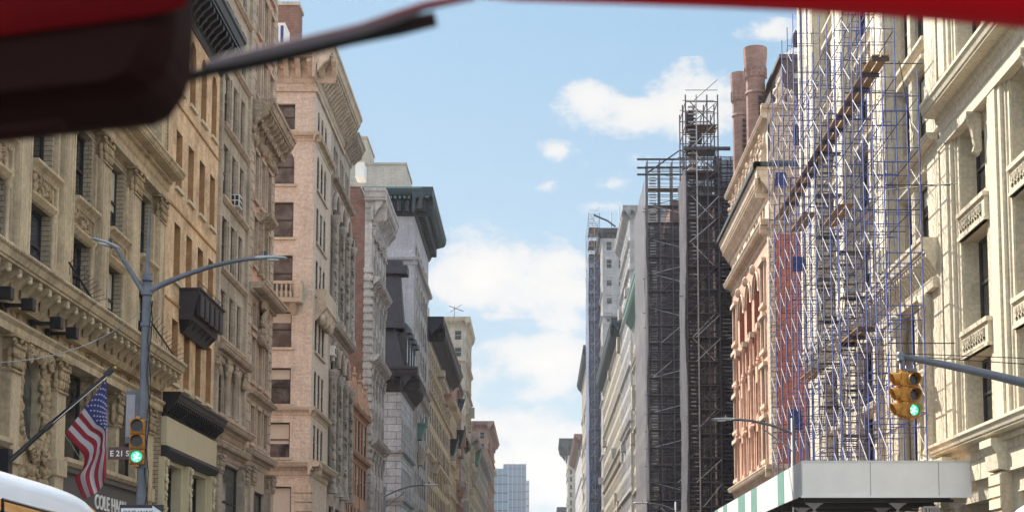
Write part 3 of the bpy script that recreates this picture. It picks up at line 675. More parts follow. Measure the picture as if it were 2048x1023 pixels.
# ---- orange brick building
def orange_building():
    y0, y1 = 62.95, 72.8
    t = thing('orange_brick_building', 'narrow orange brick building with tall slit windows and a black balcony box', 'building', (XL, y0, 0))
    fr = LF; m = MB(); cs = (64.9, 67.15, 69.4, 71.65); hw = .55
    ops = [(c - hw, c + hw, a, b) for (a, b) in ((10.8, 13.4), (15.0, 17.4), (18.9, 21.3)) for c in cs]
    arch = [(c - hw, c + hw, 23.1, 26.0, True) for c in cs]
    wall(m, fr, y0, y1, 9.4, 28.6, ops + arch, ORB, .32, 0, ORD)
    wall(m, fr, y0, y1, 0, 9.4, [(63.6, 66.9, 4.8, 7.45), (68.4, 71.8, 4.8, 7.45), (63.6, 71.8, .3, 4.1)], CRM, .45, -.05)
    shell(m, fr, ORB, y0, y1, 0, 28.6, 20)
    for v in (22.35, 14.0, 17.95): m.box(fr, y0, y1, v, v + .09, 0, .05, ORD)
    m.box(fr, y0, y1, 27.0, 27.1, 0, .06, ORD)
    m.build('wall', t)
    windows(t, fr, ops + arch, .32, 0, 'sash', FRB, GLD, .25, ft=.1)
    windows(t, fr, [(63.6, 66.9, 4.8, 7.45), (68.4, 71.8, 4.8, 7.45), (63.6, 71.8, .3, 4.1)], .45, -.05, 'shop', FRM, GLD, 0)
    m = MB()
    for (a, b) in ((15.0, 0), (18.9, 0), (23.1, 0), (10.8, 0)):
        for c in cs: m.box(fr, c - hw - .12, c + hw + .12, a - .14, a - .003, 0, .12, CRP)
    m.build('sill', t)
    m = MB(); cornice(m, fr, y0, y1, 28.3, 1.9, 1.15, BLK, mod=(.7, .24), dent=.35, ret=.35); m.build('roof_cornice', t)
    m = MB(); cornice(m, fr, y0 + .1, y1 - .1, 10.2, 1.05, .72, BLK, mod=(.36, .13)); m.build('shop_cornice', t)
    m = MB(); m.box(fr, y0, y1, 8.05, 9.2, -.02, .22, CRM); m.build('fascia', t)
    m = MB(); m.prof(fr, y0, y1, [(0, 8.0), (.36, 8.0), (.36, 7.86), (.22, 7.66), (0, 7.6)], DKM); m.build('beam', t)
    m = MB(); m.prof(fr, y0, y1, [(0, 4.75), (.5, 4.75), (.5, 4.5), (.35, 4.25), (0, 4.2)], DKM); m.build('beam', t)
    m = MB()
    for c in (63.2, 67.65, 72.4): m.box(fr, c - .33, c + .33, 4.75, 7.6, -.05, .16, CRM); carve(m, fr, c - .1, c + .1, 5.0, 7.2, .2, CRM, 44, .09, .05, int(c * 7)); scroll(m, fr, c, 7.35, .25, .16, CRM, 1, .04)
    m.build('shop_pier', t)
    # black iron box balcony
    m = MB(); u0, u1 = 65.5, 70.6; P = fr.p
    m.hexa([P(u0, 13.55, .003), P(u1, 13.55, .003), P(u1, 13.55, .55), P(u0, 13.55, .55), P(u0, 14.8, .003), P(u1, 14.8, .003), P(u1, 14.8, .85), P(u0, 14.8, .85)], DKM)
    m.hexa([P(u0 + .3, 13.05, .003), P(u1 - .3, 13.05, .003), P(u1 - .3, 13.05, .15), P(u0 + .3, 13.05, .15), P(u0, 13.55, .003), P(u1, 13.55, .003), P(u1, 13.55, .5), P(u0, 13.55, .5)], BLK)
    m.box(fr, u0 - .06, u1 + .06, 14.8, 14.88, .003, .92, DKM); b = m.build('balcony', t)
    m = MB()
    for k in range(5):
        ua = u0 + .15 + k * 1.0; m.box(fr, ua, ua + .8, 13.75, 14.65, .70, .86, BLK); m.box(fr, ua + .1, ua + .7, 13.85, 14.55, .80, .875, DKM)
    for k in range(6): m.tube([P(u0 + .3 + k * .9, 13.1, .1), P(u0 + .3 + k * .9, 13.52, .56)], .03, BLK, 4)
    m.build('panels', b)
    m = MB(); m.tube([P(u0, 15.15, .8), P(u1, 15.15, .8)], .018, BLK, 5)
    for k in range(7): m.tube([P(u0 + k * .85, 14.85, .8), P(u0 + k * .85, 15.15, .8)], .014, BLK, 4)
    m.build('railing', b)
orange_building()

# ---- grey-tan building with windows in threes
def grey_building():
    y0, y1 = 72.8, 80.6; fr = LF
    t = thing('grey_stone_building', 'grey-tan stone building with windows in threes, beside the orange brick one', 'building', (XL, y0, 0))
    rows = [(10.7, 13.1), (14.3, 16.6), (17.6, 20.1), (21.0, 23.6), (24.5, 27.1), (28.0, 30.6), (31.5, 34)]
    m = MB(); ops = [(73.9 + k * 1.95, 75.2 + k * 1.95, a, b) for a, b in rows for k in range(3)]
    sh = [(74.2, 79.5, .3, 8.5)]
    wall(m, fr, y0, y1, 0, 38, ops + sh, GRS, .17); shell(m, fr, GRS, y0, y1, 0, 38, 22); m.build('wall', t)
    windows(t, fr, ops, .17, 0, 'sash', FRB, GLD, .35, ft=.09); windows(t, fr, sh, .17, 0, 'shop', FRM, GLD, 0)
    for i, (a, b) in enumerate(rows):
        m = MB(); m.prof(fr, 73.5, 80.0, [(0, a), (.2, a), (.2, a - .12), (.06, a - .25), (0, a - .25)], PNS); m.build('sill', t)
    m = MB()
    for k in (0, 1):
        for a, b in rows[1:]: m.box(fr, 75.3 + k * 1.95, 75.75 + k * 1.95, a, b, .003, .08, GRS)
    for u in (73.1, 80.2): m.box(fr, u - .22, u + .22, 9, 38, .003, .14, GRS)
    m.build('piers', t)
    m = MB(); cornice(m, fr, y0 + .1, y1 - .05, 13.85, .7, .5, PNS, dent=.25)
    for c in (73.3, 75.5, 77.5, 79.9): carve(m, fr, c - .35, c + .35, 12.6, 13.4, .12, PNC, 34, .14, .12, int(c * 3))
    m.build('carved_ledge', t)
    for i, c in enumerate((75.48, 77.43)):
        m = MB(); q = fr.p(c, 0, .12); m.lathe((q.x, q.y, 10.7), [(.2, 0), (.16, .15), (.15, 2.0), (.2, 2.05), (.26, 2.4)], PNS, 10); m.build('column', t)
    m = MB(); cornice(m, fr, y0 + .05, y1 - .05, 10.35, .75, .6, PNS); m.build('lower_cornice', t)
    m = MB(); cornice(m, fr, y0 + .05, y1 - .05, 9.35, .7, .45, PNS, dent=.3)
    for c in (73.4, 79.9): m.box(fr, c - .4, c + .4, 0, 8.7, .003, .3, GRS); capital(m, fr, c, 7.9, 8.7, .38, .0, .34, PNC, 3)
    m.build('storefront_order', t)
    ac = thing('air_conditioner', 'small white air conditioner in a fourth-floor window of the grey stone building', 'air conditioner', fr.p(76.2, 21.0, 0))
    m = MB(); m.box(fr, 75.95, 76.75, 21.02, 21.62, -.1, .42, WHT); m.build('casing', ac, bevel=.02)
    m = MB()
    for k in range(3):
        for j in range(2): m.box(fr, 76.0 + k * .24, 76.18 + k * .24, 21.1 + j * .25, 21.28 + j * .25, .42, .432, FRM)
    for k in range(2):
        for j in range(2): m.poly([fr.p(75.945, 21.08 + j * .27, .02 + k * .2), fr.p(75.945, 21.3 + j * .27, .02 + k * .2), fr.p(75.945, 21.3 + j * .27, .17 + k * .2), fr.p(75.945, 21.08 + j * .27, .17 + k * .2)], FRM)
    m.build('grille', ac)
grey_building()

# ---- pink brick building with quoins and rich cornices
def pink_building():
    y0, y1 = 80.65, 88.0; fr = LF
    t = thing('pink_brick_building', 'pinkish brick building with stone quoins, carved bracket cornice and pedimented windows, before the beige tower', 'building', (XL, y0, 0))
    cs = (82.35, 84.3, 86.3); rows = [(10.2, 12.1), (13.4, 15.7), (16.3, 17.6), (19.5, 22.0), (23.0, 25.5)]
    up = [(28.6 + 3.4 * k, 31.0 + 3.4 * k) for k in range(5)]
    ops = [(c - .5, c + .5, a, b) for a, b in rows + up for c in cs]
    m = MB(); wall(m, fr, y0, y1, 9.6, 46, ops, PNB, .13, 0, PNS); wall(m, fr, y0, y1, 0, 9.6, [(82, 86.8, .3, 7.8)], PNS, .2); shell(m, fr, PNB, y0, y1, 0, 46, 24); m.build('wall', t)
    windows(t, fr, ops, .13, 0, 'sash', FRB, GLD, .3, ft=.09); windows(t, fr, [(82, 86.8, .3, 7.8)], .2, 0, 'shop', FRM, GLD, 0)
    m = MB()
    for u0, u1, s in ((y0, y0 + .75, 1), (y1 - .75, y1, -1)):
        for k in range(70):
            v = 9.7 + k * .5; e = .25 if k % 2 else 0
            m.box(fr, u0 - (e if s < 0 else 0), u1 + (e if s > 0 else 0), v, v + .44, .003, .09, PNS)
    m.build('quoins', t)
    m = MB()
    for a, b in rows + up:
        for c in cs:
            for sd in (-1, 1): m.box(fr, c + sd * .62 - .09, c + sd * .62 + .09, a, b, .002, .1, PNS)
            m.box(fr, c - .72, c + .72, a - .18, a - .002, .002, .16, PNS); m.box(fr, c - .72, c + .72, b, b + .2, .002, .14, PNS)
    m.build('window_surrounds', t)
    m = MB(); cornice(m, fr, y0, y1, 27.9, 1.6, 1.25, PNC, mod=(.8, .3), dent=.3, ret=.1); carve(m, fr, y0 + .1, y1, 25.9, 27.0, .12, PNC, 150, .2, .2, 8)
    for k in range(10): scroll(m, fr, y0 + .4 + k * .75, 26.7, .55, .3, PNC, 1 if k % 2 else -1, .06)
    m.build('bracket_cornice', t)
    m = MB(); cornice(m, fr, y0, y1, 18.3, .8, .95, PNS, dent=.25); m.build('middle_cornice', t)
    m = MB(); cornice(m, fr, y0, y1, 12.75, .5, .5, PNS); m.build('belt', t)
    m = MB(); cornice(m, fr, y0, y1, 9.75, .8, .55, PNS, dent=.25)
    for c in (81.3, 87.3): m.box(fr, c - .5, c + .5, 0, 8.1, .003, .35, PNS); capital(m, fr, c, 8.0, 8.9, .45, 0, .4, PNC, 5)
    m.build('storefront_order', t)
    m = MB(); c = 84.3
    m.prof(fr, c - 1.3, c + 1.3, [(0, 22.5), (.75, 22.5), (.7, 22.35), (.3, 22.1), (0, 21.95)], PNC)
    m.box(fr, c - .9, c - .62, 19.2, 22.0, .003, .3, PNC); m.box(fr, c + .62, c + .9, 19.2, 22.0, .003, .3, PNC)
    m.box(fr, c - .9, c + .9, 15.7, 16.3, .003, .3, PNC)
    carve(m, fr, c - .9, c + .9, 15.6, 16.7, .3, PNC, 70, .2, .2, 9); carve(m, fr, c - .8, c + .8, 17.6, 18.2, .3, PNC, 20, .2, .1, 10)
    m.poly([fr.p(c - 1.2, 16.9, .3), fr.p(c + 1.2, 16.9, .3), fr.p(c, 17.6, .45)], PNC)
    m.build('pedimented_window', t)
pink_building()

# ---- beige corner tower with bare north side wall
def beige_building():
    y0, y1 = 103.9, 112.2; fr = LF; nf = NF(y0)
    t = thing('beige_corner_building', 'tall beige corner building with a plain side wall, single side windows and heavy dentilled cornice', 'building', (XL, y0, 0))
    rows = [(11.5, 13.8), (15.0, 17.4), (18.75, 21.15), (22.5, 24.9), (26.1, 28.5), (29.7, 32.1), (33.4, 35.2)]
    so = [(u, u + .95, a, b, a > 28) for a, b in rows for u in (105.2, 106.85, 108.5)]
    so = [(105.2 + k * 1.75, 106.25 + k * 1.75, a, b, a > 28) for a, b in rows for k in range(3)]
    m = MB(); wall(m, fr, y0, y1, 0, 38, so + [(105.4, 110.5, .5, 8)], BGS, .1)
    no = [(-18.0, -16.35, a, b, abs(a - 29.7) < .1) for a, b in rows] + [(-18.3, -16.2, 5.0, 9.6)] + [(-24.5, -22.9, a, b) for a, b in rows]
    wall(m, nf, -33, XL, 0, 38, no, BGS, .3)
    shell(m, fr, BGS, y0, y1, 0, 38, 18, near_ops=True); m.build('wall', t)
    windows(t, fr, so, .1, 0, 'sash', FRM, GLD, .3, ft=.08); windows(t, fr, [(105.4, 110.5, .5, 8)], .1, 0, 'shop', FRM, GLD, 0)
    windows(t, nf, no, .3, 0, 'sash', FRM, GLW, .55, ft=.09)
    for nm, f_, a, b in (('cornice', fr, y0 - 1.4, 119.0), ('side_cornice', nf, -33, XL + 1.3)):
        m = MB(); cornice(m, f_, a, b, 38.9, 2.3, 1.45, BGT, mod=(.8, .34), dent=.4)
        m.box(f_, a + 1.3, b - (1.3 if f_ is nf else 0), 36.0, 36.3, .003, .16, BGO); m.build(nm, t)
    def bands(v, h, pr, mat, nm, dent=None):
        for k, (f_, a, b) in enumerate(((fr, y0 - pr * .97, y1), (nf, -33, XL + pr * .97))):
            m = MB(); cornice(m, f_, a, b, v - k * .003, h, pr, mat, dent=dent); m.build(nm, t)
    bands(33.2, .6, .4, BGO, 'belt_course', .35); bands(14.8, .55, .35, BGO, 'belt_course'); bands(11.2, .9, .8, BGO, 'base_cornice', .35)
    m = MB()
    for a, b in rows:
        m.box(fr, 105.0, 110.0, a - .16, a - .002, .002, .13, BGO); m.box(nf, -18.2, -16.15, a - .16, a - .002, .002, .13, BGO)
    m.build('sill', t)
    m = MB()
    for k in range(16): m.box(nf, -16.0, XL + .12, .2 + k * .6, .2 + k * .6 + .53, .003, .12, BGO); m.box(fr, y0 - .11, y0 + 1.1, .2 + k * .6, .2 + k * .6 + .53, .003, .115, BGO)
    m.build('rusticated_corner', t)
    # stone balconies
    m = MB(); m.box(nf, -18.6, -15.6, 21.6, 21.9, .003, 1.0, BGO); m.box(nf, -18.6, -15.6, 22.8, 23.0, .8, 1.0, BGO)
    for k in range(9): c = nf.p(-18.4 + k * .3, 0, .9); m.lathe((c.x, c.y, 21.9), [(.08, 0), (.12, .3), (.06, .6), (.08, .9)], BGO, 6)
    m.box(nf, -16.1, -15.6, 21.9, 23.05, .1, 1.02, BGO); m.prof(nf, -16.4, -16.0, [(.003, 21.6), (.7, 21.6), (.1, 20.9), (.003, 20.9)], BGO); m.build('balcony', t)
    m = MB(); m.prof(fr, 105.2, 110.4, [(.003, 22.9), (.75, 22.9), (.75, 21.9), (.8, 21.7), (.5, 21.4), (.15, 20.9), (.003, 20.8)], BGO); carve(m, fr, 105.5, 110.2, 20.8, 21.5, .4, BGO, 60, .3, .3, 12); m.build('balcony', t)
    # brick chimney and plant on the roof
    a = PY(585, 68, 112); b = PY(596, 32, 112)
    m = MB(); m.xbox((-19.0, 110, 37.9), (a.x + .7, 112, b.z), BRB); m.xbox((-19.1, 109.9, b.z), (a.x + .8, 112.1, b.z + .25), BGO); m.build('chimney', t)
    m = MB(); m.xbox((-19.5, 105, 37.5), (-17.3, 107, 41.2), WHT)
    for k in range(6): m.xbox((-19.4 + k * .36, 104.98, 38.5), (-19.2 + k * .36, 105, 41.0), BLU)
    m.build('roof_unit', t)
beige_building()

def gothic_building():
    y0, y1 = 112.25, 123.6; fr = LF
    t = thing('arched_window_building', 'grey stone front of tall arched windows and carved columns adjoining the beige corner building', 'building', (XL, y0, 0))
    bays = [(113.4, 116.0), (117.0, 119.4), (120.4, 122.7)]
    ops = []
    for a, b in bays: ops += [(a, b, 2, 9), (a, b, 10.5, 20.6, True), (a, b, 22.2, 31.6, True)] + [(a + .1 + k * (b - a) / 2, a - .1 + (k + 1) * (b - a) / 2, 33.0, 35.3, True) for k in range(2)]
    m = MB(); wall(m, fr, y0, y1, 0, 37.6, ops, GTH, .22); shell(m, fr, GTH, y0, y1, 0, 37.6, 20); m.build('wall', t)
    windows(t, fr, ops, .22, 0, 'grid', FRM, GLD, .1, ft=.1)
    m = MB()
    for i, u in enumerate((112.85, 116.5, 119.9, 123.1)):
        for v0, v1 in ((9.8, 18.6), (22.0, 29.8)):
            q = fr.p(u, 0, .25); m.lathe((q.x, q.y, v0), [(.42, 0), (.42, .4), (.3, .5), (.28, v1 - v0 - .8), (.45, v1 - v0 - .3), (.45, v1 - v0)], GTC, 10)
            carve(m, fr, u - .3, u + .3, v0 + .2, v1, .42, GTC, 90, .13, .12, i)
    m.build('carved_columns', t)
    m = MB()
    for a, b in bays:
        for v in (18.9, 29.9):
            r = (b - a) / 2; uc = (a + b) / 2; pts = [fr.p(uc - math.cos(math.pi * k / 12) * (r + .15), v + .4 + math.sin(math.pi * k / 12) * (r + .2), .12) for k in range(13)]
            m.tube(pts, .2, GTH, 6)
    m.build('arch_mouldings', t)
    m = MB(); cornice(m, fr, y0, y1, 21.9, .8, .7, GTH, dent=.4); m.build('belt_course', t)
    m = MB(); cornice(m, fr, y0, y1, 32.7, .6, .5, GTH, dent=.4); m.build('belt_course', t)
    m = MB(); cornice(m, fr, 119.1, y1, 37.9, 1.6, 1.2, GTH, mod=(.7, .3)); m.build('roof_cornice', t)
gothic_building()

def simple_building(name, label, side, y0, y1, top, mat, floors, cols, depth=22, near_cols=0, cor=None, z0=4.0, ww=1.3, wh=.62, style='sash', fmat=None, gm=None, belts=(), bm=None, d=.07, near_w=9, nside=None, piers=0, blind=.25, group=None, base=True, ledge=False, rough=0):
    fr = LF if side < 0 else RF; nf = NF(y0); X = XL if side < 0 else XR
    t = thing(name, label, 'building', (X, y0, 0), group); fl = (top - z0 - (cor[1] * .8 if cor else .5)) / floors; ops = []; pitch = (y1 - y0) / cols
    for i in range(floors):
        v = z0 + i * fl + fl * (1 - wh) * .55
        for k in range(cols): u = y0 + (k + .5) * pitch; w_ = min(ww, pitch * .66); ops.append((u - w_ / 2, u + w_ / 2, v, v + fl * wh))
    m = MB(); wall(m, fr, y0, y1, 0, top, ops, mat, d); no = []
    if near_cols:
        for i in range(floors):
            v = z0 + i * fl + fl * (1 - wh) * .55
            for k in range(near_cols):
                u = X + side * (1.6 + k * 3.0); no.append((u - .7, u + .7, v, v + fl * wh))
    a, b = sorted((X, X + side * depth)); wall(m, nf, a, b, 0, top, no, nside or mat, .25)
    shell(m, fr, nside or mat, y0, y1, 0, top, depth, near_ops=True); m.build('wall', t)
    windows(t, fr, ops[:95], d, 0, style, fmat or FRL, gm or GLD, blind, ft=.1)
    if len(ops) > 95:
        mm = MB()
        for (ua, ub, va, vb) in ops[95:]:
            mm.poly([fr.p(ua, va, -d + .02), fr.p(ub, va, -d + .02), fr.p(ub, vb, -d + .02), fr.p(ua, vb, -d + .02)], gm or GLD); mm.box(fr, ua, ub, (va + vb) / 2, (va + vb) / 2 + .12, -d + .03, -d + .1, fmat or FRL)
        mm.build('small_windows', t)
    if no: windows(t, nf, no, .25, 0, style, fmat or FRL, gm or GLW, .4, ft=.1)
    if cor:
        h_, pr, cm = cor[1], cor[2], cor[3]
        mm = MB(); cornice(mm, fr, y0 - pr * .97, y1, top + .3, h_, pr, cm, mod=(1.0, .4), dent=.6)
        a, b = sorted((X + side * depth * .5, X - side * pr * .97)); cornice(mm, nf, a, b, top + .297, h_, pr, cm, mod=(1.0, .4)); mm.build('cornice', t)
    for v in belts:
        mm = MB(); cornice(mm, fr, y0, y1, v, .7, .5, bm or mat); a, b = sorted((X + side * depth, X)); cornice(mm, nf, a, b, v, .7, .5, bm or mat); mm.build('belt_course', t)
    if ledge:
        mm = MB()
        for i in range(floors):
            v = z0 + (i + .96) * fl; q = .4 if i % 3 == 1 else .12
            mm.prof(fr, y0 + .01, y1 - .01, [(.003, v), (q, v), (q, v - .16), (.003, v - .5)], bm or mat)
        mm.build('floor_ledges', t)
        if rough:
            mm = MB(); rn = random.Random(int(y0))
            for i in range(rough):
                u = rn.uniform(y0 + .5, y1 - 3); v = rn.uniform(8, top - 4); w_ = rn.uniform(.4, 1.3); h_ = rn.uniform(.8, 3); mm.box(fr, u, u + rn.uniform(1.2, 3), v, v + h_, .004, w_, rn.choice((bm or mat, mat, mat, FRL)))
                mm.build('oriel', t); mm = MB()
    if piers:
        mm = MB()
        for k in range(piers + 1):
            u = y0 + .35 + (y1 - y0 - .7) * k / piers; mm.box(fr, u - .3, u + .3, 0, top - (cor[1] if cor else .2), .004, .05, bm or mat)
        mm.build('piers', t)
    return t, fr, fl

# ---- low terracotta building with little gables
t, fr, fl = simple_building('terracotta_building', 'low reddish terracotta building with pointed gable tops, below the brown brick side wall', -1, 123.7, 137.5, 18.2, TER, 4, 6, 18, z0=3, ww=1.3, wh=.74, piers=3, bm=TER, fmat=FRB, belts=(17.9, 14.1))
m = MB()
for k in range(4):
    u = 124.4 + k * 4.1; m.hexa([fr.p(u - .5, 18.2, -.5), fr.p(u + .5, 18.2, -.5), fr.p(u + .5, 18.2, .35), fr.p(u - .5, 18.2, .35), fr.p(u - .04, 20.8, -.15), fr.p(u + .04, 20.8, -.15), fr.p(u + .04, 20.8, 0), fr.p(u - .04, 20.8, 0)], TER)
    m.blob(fr, u, 20.6, -.05, .25, .2, .25, TER); m.blob(fr, u, 21.0, -.05, .1, .3, .1, TER)
m.build('pinnacles', t)

# ---- ornate white building with brown brick side wall
def ornate_white():
    y0, y1 = 140.2, 152; fr = LF; nf = NF(y0)
    t = thing('ornate_white_building', 'tall ornate white building with banded corner and a bare brown brick side wall', 'building', (XL, y0, 0))
    rows = [3.5 + k * 3.45 for k in range(10)]
    ops = [(141.2 + k * 2.8, 143.0 + k * 2.8, v, v + 2.3, i in (5, 9)) for i, v in enumerate(rows) for k in range(4)]
    m = MB(); wall(m, fr, y0, y1, 0, 38.6, ops, WHS, .1); no = [(-17.75, -16.55, 31.0, 34.6), (-17.75, -16.55, 20, 22.4)]; no = no[:1]
    wall(m, nf, -36, XL - .65, 0, 38.4, no, BRB, .25); wall(m, nf, XL - .65, XL, 0, 38.6, [], WHS, .25)
    shell(m, fr, BRB, y0, y1, 0, 38.6, 21, near_ops=True); m.build('wall', t)
    windows(t, fr, ops, .1, 0, 'sash', FRM, GLD, .2, ft=.1); windows(t, nf, no, .25, 0, 'grid', FRL, GLB, 0, ft=.1)
    m = MB()
    for k in range(42):
        v = 2 + k * .72; m.box(nf, XL - .7, XL + .12, v, v + .42, .003, .14, WHS); m.box(fr, y0 - .12, y0 + 1.1, v, v + .42, .003, .125, WHS)
    m.build('banded_corner', t)
    m = MB()
    for i, v in enumerate((9.6, 16.8, 24.2, 31.2)): cornice(m, fr, y0 + .1, y1, v, .9, .8, WHS, mod=(1.2, .4))
    m.build('belt_courses', t)
    m = MB()
    for k in range(5):
        u = 140.7 + k * 2.75; m.box(fr, u - .3, u + .3, 2, 36, .003, .12, WHS); [capital(m, fr, u, v - 1.9, v - .95, .3, 0, .16, WHC, k) for v in (9.6, 16.8, 24.2, 31.2)]
    m.build('carved_piers', t)
    m = MB(); cornice(m, fr, y0 - .6, y1 + .4, 38.9, 2.7, 1.35, WHS, mod=(1.0, .4), dent=.5); carve(m, fr, y0, y1, 34.8, 36.2, .15, WHC, 160, .2, .15, 60)
    cornice(m, nf, XL - .6, XL + 1.3, 38.897, 2.7, 1.35, WHS); m.build('crown_cornice', t)
    m = MB(); m.xbox((-22, 140.5, 38.2), (-16.2, 150, 39.4), BRB); m.xbox((-22.1, 140.4, 39.4), (-16.1, 150.1, 39.65), BGO); m.build('parapet', t)
    m = MB(); m.xbox((-16.9, 143, 41), (-16.1, 145, 42.4), WHT); m.build('roof_unit', t)
ornate_white()

# ---- white building with black mansard
def mansard_building():
    y0, y1, top = 171.5, 187, 25.4; fr = LF; nf = NF(y0)
    t = thing('mansard_building', 'white stone building with a dark slate mansard roof and black bracket cornice', 'building', (XL, y0, 0))
    ops = [(172.4 + k * 2.45, 174.3 + k * 2.45, 3 + j * 5.1, 6.9 + j * 5.1) for j in range(4) for k in range(6)]
    m = MB(); wall(m, fr, y0, y1, 0, top, ops, WHA, .1); no = [(-18.6, -17.4, 4 + j * 5.1, 7 + j * 5.1, True) for j in range(4)]
    wall(m, nf, -35, XL, 0, top, no, WHA, .25); shell(m, fr, WHA, y0, y1, 0, top + .4, 20, near_ops=True); m.build('wall', t)
    windows(t, fr, ops, .1, 0, 'sash2', FRL, GLB, .1, ft=.12); windows(t, nf, no, .25, 0, 'sash', FRM, GLD, 0)
    m = MB()
    for v in (8.4, 13.6, 18.8): cornice(m, fr, y0 - .3, y1, v, .7, .5, WHA); cornice(m, nf, -35, XL + .3, v - .003, .7, .5, WHA)
    m.build('belt_courses', t)
    m = MB(); cornice(m, fr, y0 - 1, y1 + 1, top + 2.3, 2.6, 1.5, MNS, mod=(1.0, .4)); cornice(m, nf, -35, XL + 1.85, top + 2.297, 2.6, 1.5, MNS, mod=(1.4, .4))
    m.build('black_cornice', t)
    m = MB(); P = fr.p; z0, z1 = top + 2.2, 35.2
    for q in ([P(y0, z0, .3), P(y1, z0, .3), P(y1, z1, -1.4), P(y0 + 1.5, z1, -1.4)], [P(y0, z0, .3), P(y0 + 1.5, z1, -1.4), P(y0 + 1.5, z1, -14), P(y0, z0, -20)], [P(y0 + 1.5, z1, -1.4), P(y1, z1, -1.4), P(y1, z1, -14), P(y0 + 1.5, z1, -14)], [P(y1, z0, .3), P(y1, z1, -1.4), P(y1, z1, -14), P(y1, z0, -20)]): m.poly(q, MNS)
    mr = m.build('mansard_roof', t)
    m = MB()
    for k in range(4):
        u = y0 + 2 + k * 3.6; m.box(fr, u - .8, u + .8, z0 + .3, z0 + 4.2, -1.0, .45, MNS); m.lathe(P(u, z0 + 4.2, .2), [(.8, 0), (.7, .5), (.35, .9), (.1, 1.2)], MNS, 8); m.box(fr, u - .45, u + .45, z0 + 1, z0 + 3.4, .45, .47, GLB)
    m.build('dormers', mr)
    m = MB(); m.hexa([P(y0 + .3, z1 - 3, .2), P(y0 + 2.6, z1 - 3, .2), P(y0 + 2.6, z1 - 3, -2.4), P(y0 + .3, z1 - 3, -2.4), P(y0 + .9, z1 + 3, -.3), P(y0 + 2.2, z1 + 3, -.3), P(y0 + 2.2, z1 + 3, -1.8), P(y0 + .9, z1 + 3, -1.8)], MNS)
    m.box(fr, y0 + .3, y0 + 2.6, z1 + 3, z1 + 3.9, -2.4, .5, MNS); m.box(fr, y0 + .8, y0 + 2.1, z1 + 3.9, z1 + 4.6, -1.8, -.1, MNS); m.build('chimney', mr)
mansard_building()

# ---- pale tower with the great dark green cornice
def pale_tower():
    y0, y1, top = 187.2, 211.5, 49.3; fr = LF; nf = NF(y0)
    t = thing('pale_tower', 'pale grey tower with a huge dark green overhanging cornice', 'building', (XL, y0, 0))
    ops = [(189.5 + k * 4, 192 + k * 4, 4 + j * 3.9, 6.6 + j * 3.9) for j in range(11) for k in range(5)]
    m = MB(); wall(m, fr, y0, y1, 0, top, ops, LVS, .1); wall(m, nf, -36, XL, 0, top, [], LVS, .3); shell(m, fr, LVS, y0, y1, 0, top, 21, near_ops=True); m.build('wall', t)
    windows(t, fr, ops, .1, 0, 'sash', FRL, GLB, .2, ft=.12)
    m = MB()
    for v, h in ((43.4, .9), (29.5, .7), (27.6, .5)): cornice(m, fr, y0 - .4, y1, v, h, .6, LVS); cornice(m, nf, -36, XL + .4, v - .003, h, .6, LVS)
    m.build('belt_courses', t)
    m = MB()
    for k in range(7): m.box(fr, 188.2 + k * 3.9, 188.9 + k * 3.9, 0, 42, .003, .12, WHS)
    m.build('piers', t)
    m = MB(); pr = 2.3
    for f_, a, b, e in ((fr, y0 - pr * .99, y1 + .8, 0), (nf, -36, XL + pr * .99, .003)):
        P_ = [(-.1, top + 1.9 - e), (pr, top + 1.9 - e), (pr, top + 1.62), (pr - .12, top + 1.3), (pr - .3, top + 1.1), (.75, top + .75), (.45, top - .2), (.12, top - .9), (-.1, top - .9)]
        m.prof(f_, a, b, P_, DGR)
        n = int((b - a) / .55)
        for k in range(n): m.box(f_, a + k * .55, a + k * .55 + .28, top + .85, top + 1.2, pr - .9, pr - .42, GRN)
        n = int((b - a) / 1.0)
        for k in range(n): m.box(f_, a + k, a + k + .45, top - .5, top + .8, .3, 1.1, DKM)
    m.box(fr, y0 - pr, y1 + .8, top + 1.9, top + 2.1, -1, pr + .05, DGR); m.box(nf, -36, XL + 1, top + 1.905, top + 2.095, -.6, pr + .04, GRN)
    m.build('green_cornice', t)
    for (x0, y0p, x1, Yp, mt, nm) in ((690, 330, 812, 196, BGS, 'penthouse'), (700, 277, 734, 203, BGT, 'penthouse')):
        a = PY(x0, y0p, Yp); b = PY(x1, y0p, Yp); m = MB(); m.xbox((a.x, Yp, top - 1), (b.x, Yp + 9, a.z), mt); m.xbox((a.x - .1, Yp - .1, a.z), (b.x + .1, Yp + 9.1, a.z + .3), BGO); m.build(nm, t)
pale_tower()

# ---- the row farther down on the left
simple_building('cream_pier_building', 'cream building of tall piers under a dark flat cornice, right of the pale tower', -1, 212, 264, 40.2, TNS, 9, 14, 22, cor=(0, 3.0, 2.2, DKM), belts=(31, 12), piers=14, bm=TNS, ww=2.2, wh=.7, near_cols=0, fmat=FRM, ledge=True, rough=4)
simple_building('tan_row_building', 'tan stone building with small balconies farther down the left row', -1, 264.5, 284, 36, CRD, 9, 6, 20, cor=(0, 1.8, 1.0, CRD), belts=(26, 14), piers=6, ww=1.8, wh=.7, gm=GLF, ledge=True, rough=7)
simple_building('slate_topped_building', 'brownish building with a blue-grey slate top in front of the cream tower on the left', -1, 284.5, 302, 42.5, FARB, 11, 6, 20, cor=(0, 1.2, .5, DKM), piers=6, ww=1.5, gm=GLF, ledge=True, rough=7)
simple_building('cream_tower', 'tall cream tower with paired side windows at the far end of the left row', -1, 320, 345, 60.5, FARC, 16, 7, 16, cor=(0, 2.2, .9, TNS), near_cols=2, belts=(46, 52), piers=7, wh=.55, gm=GLF, ledge=True, rough=7)
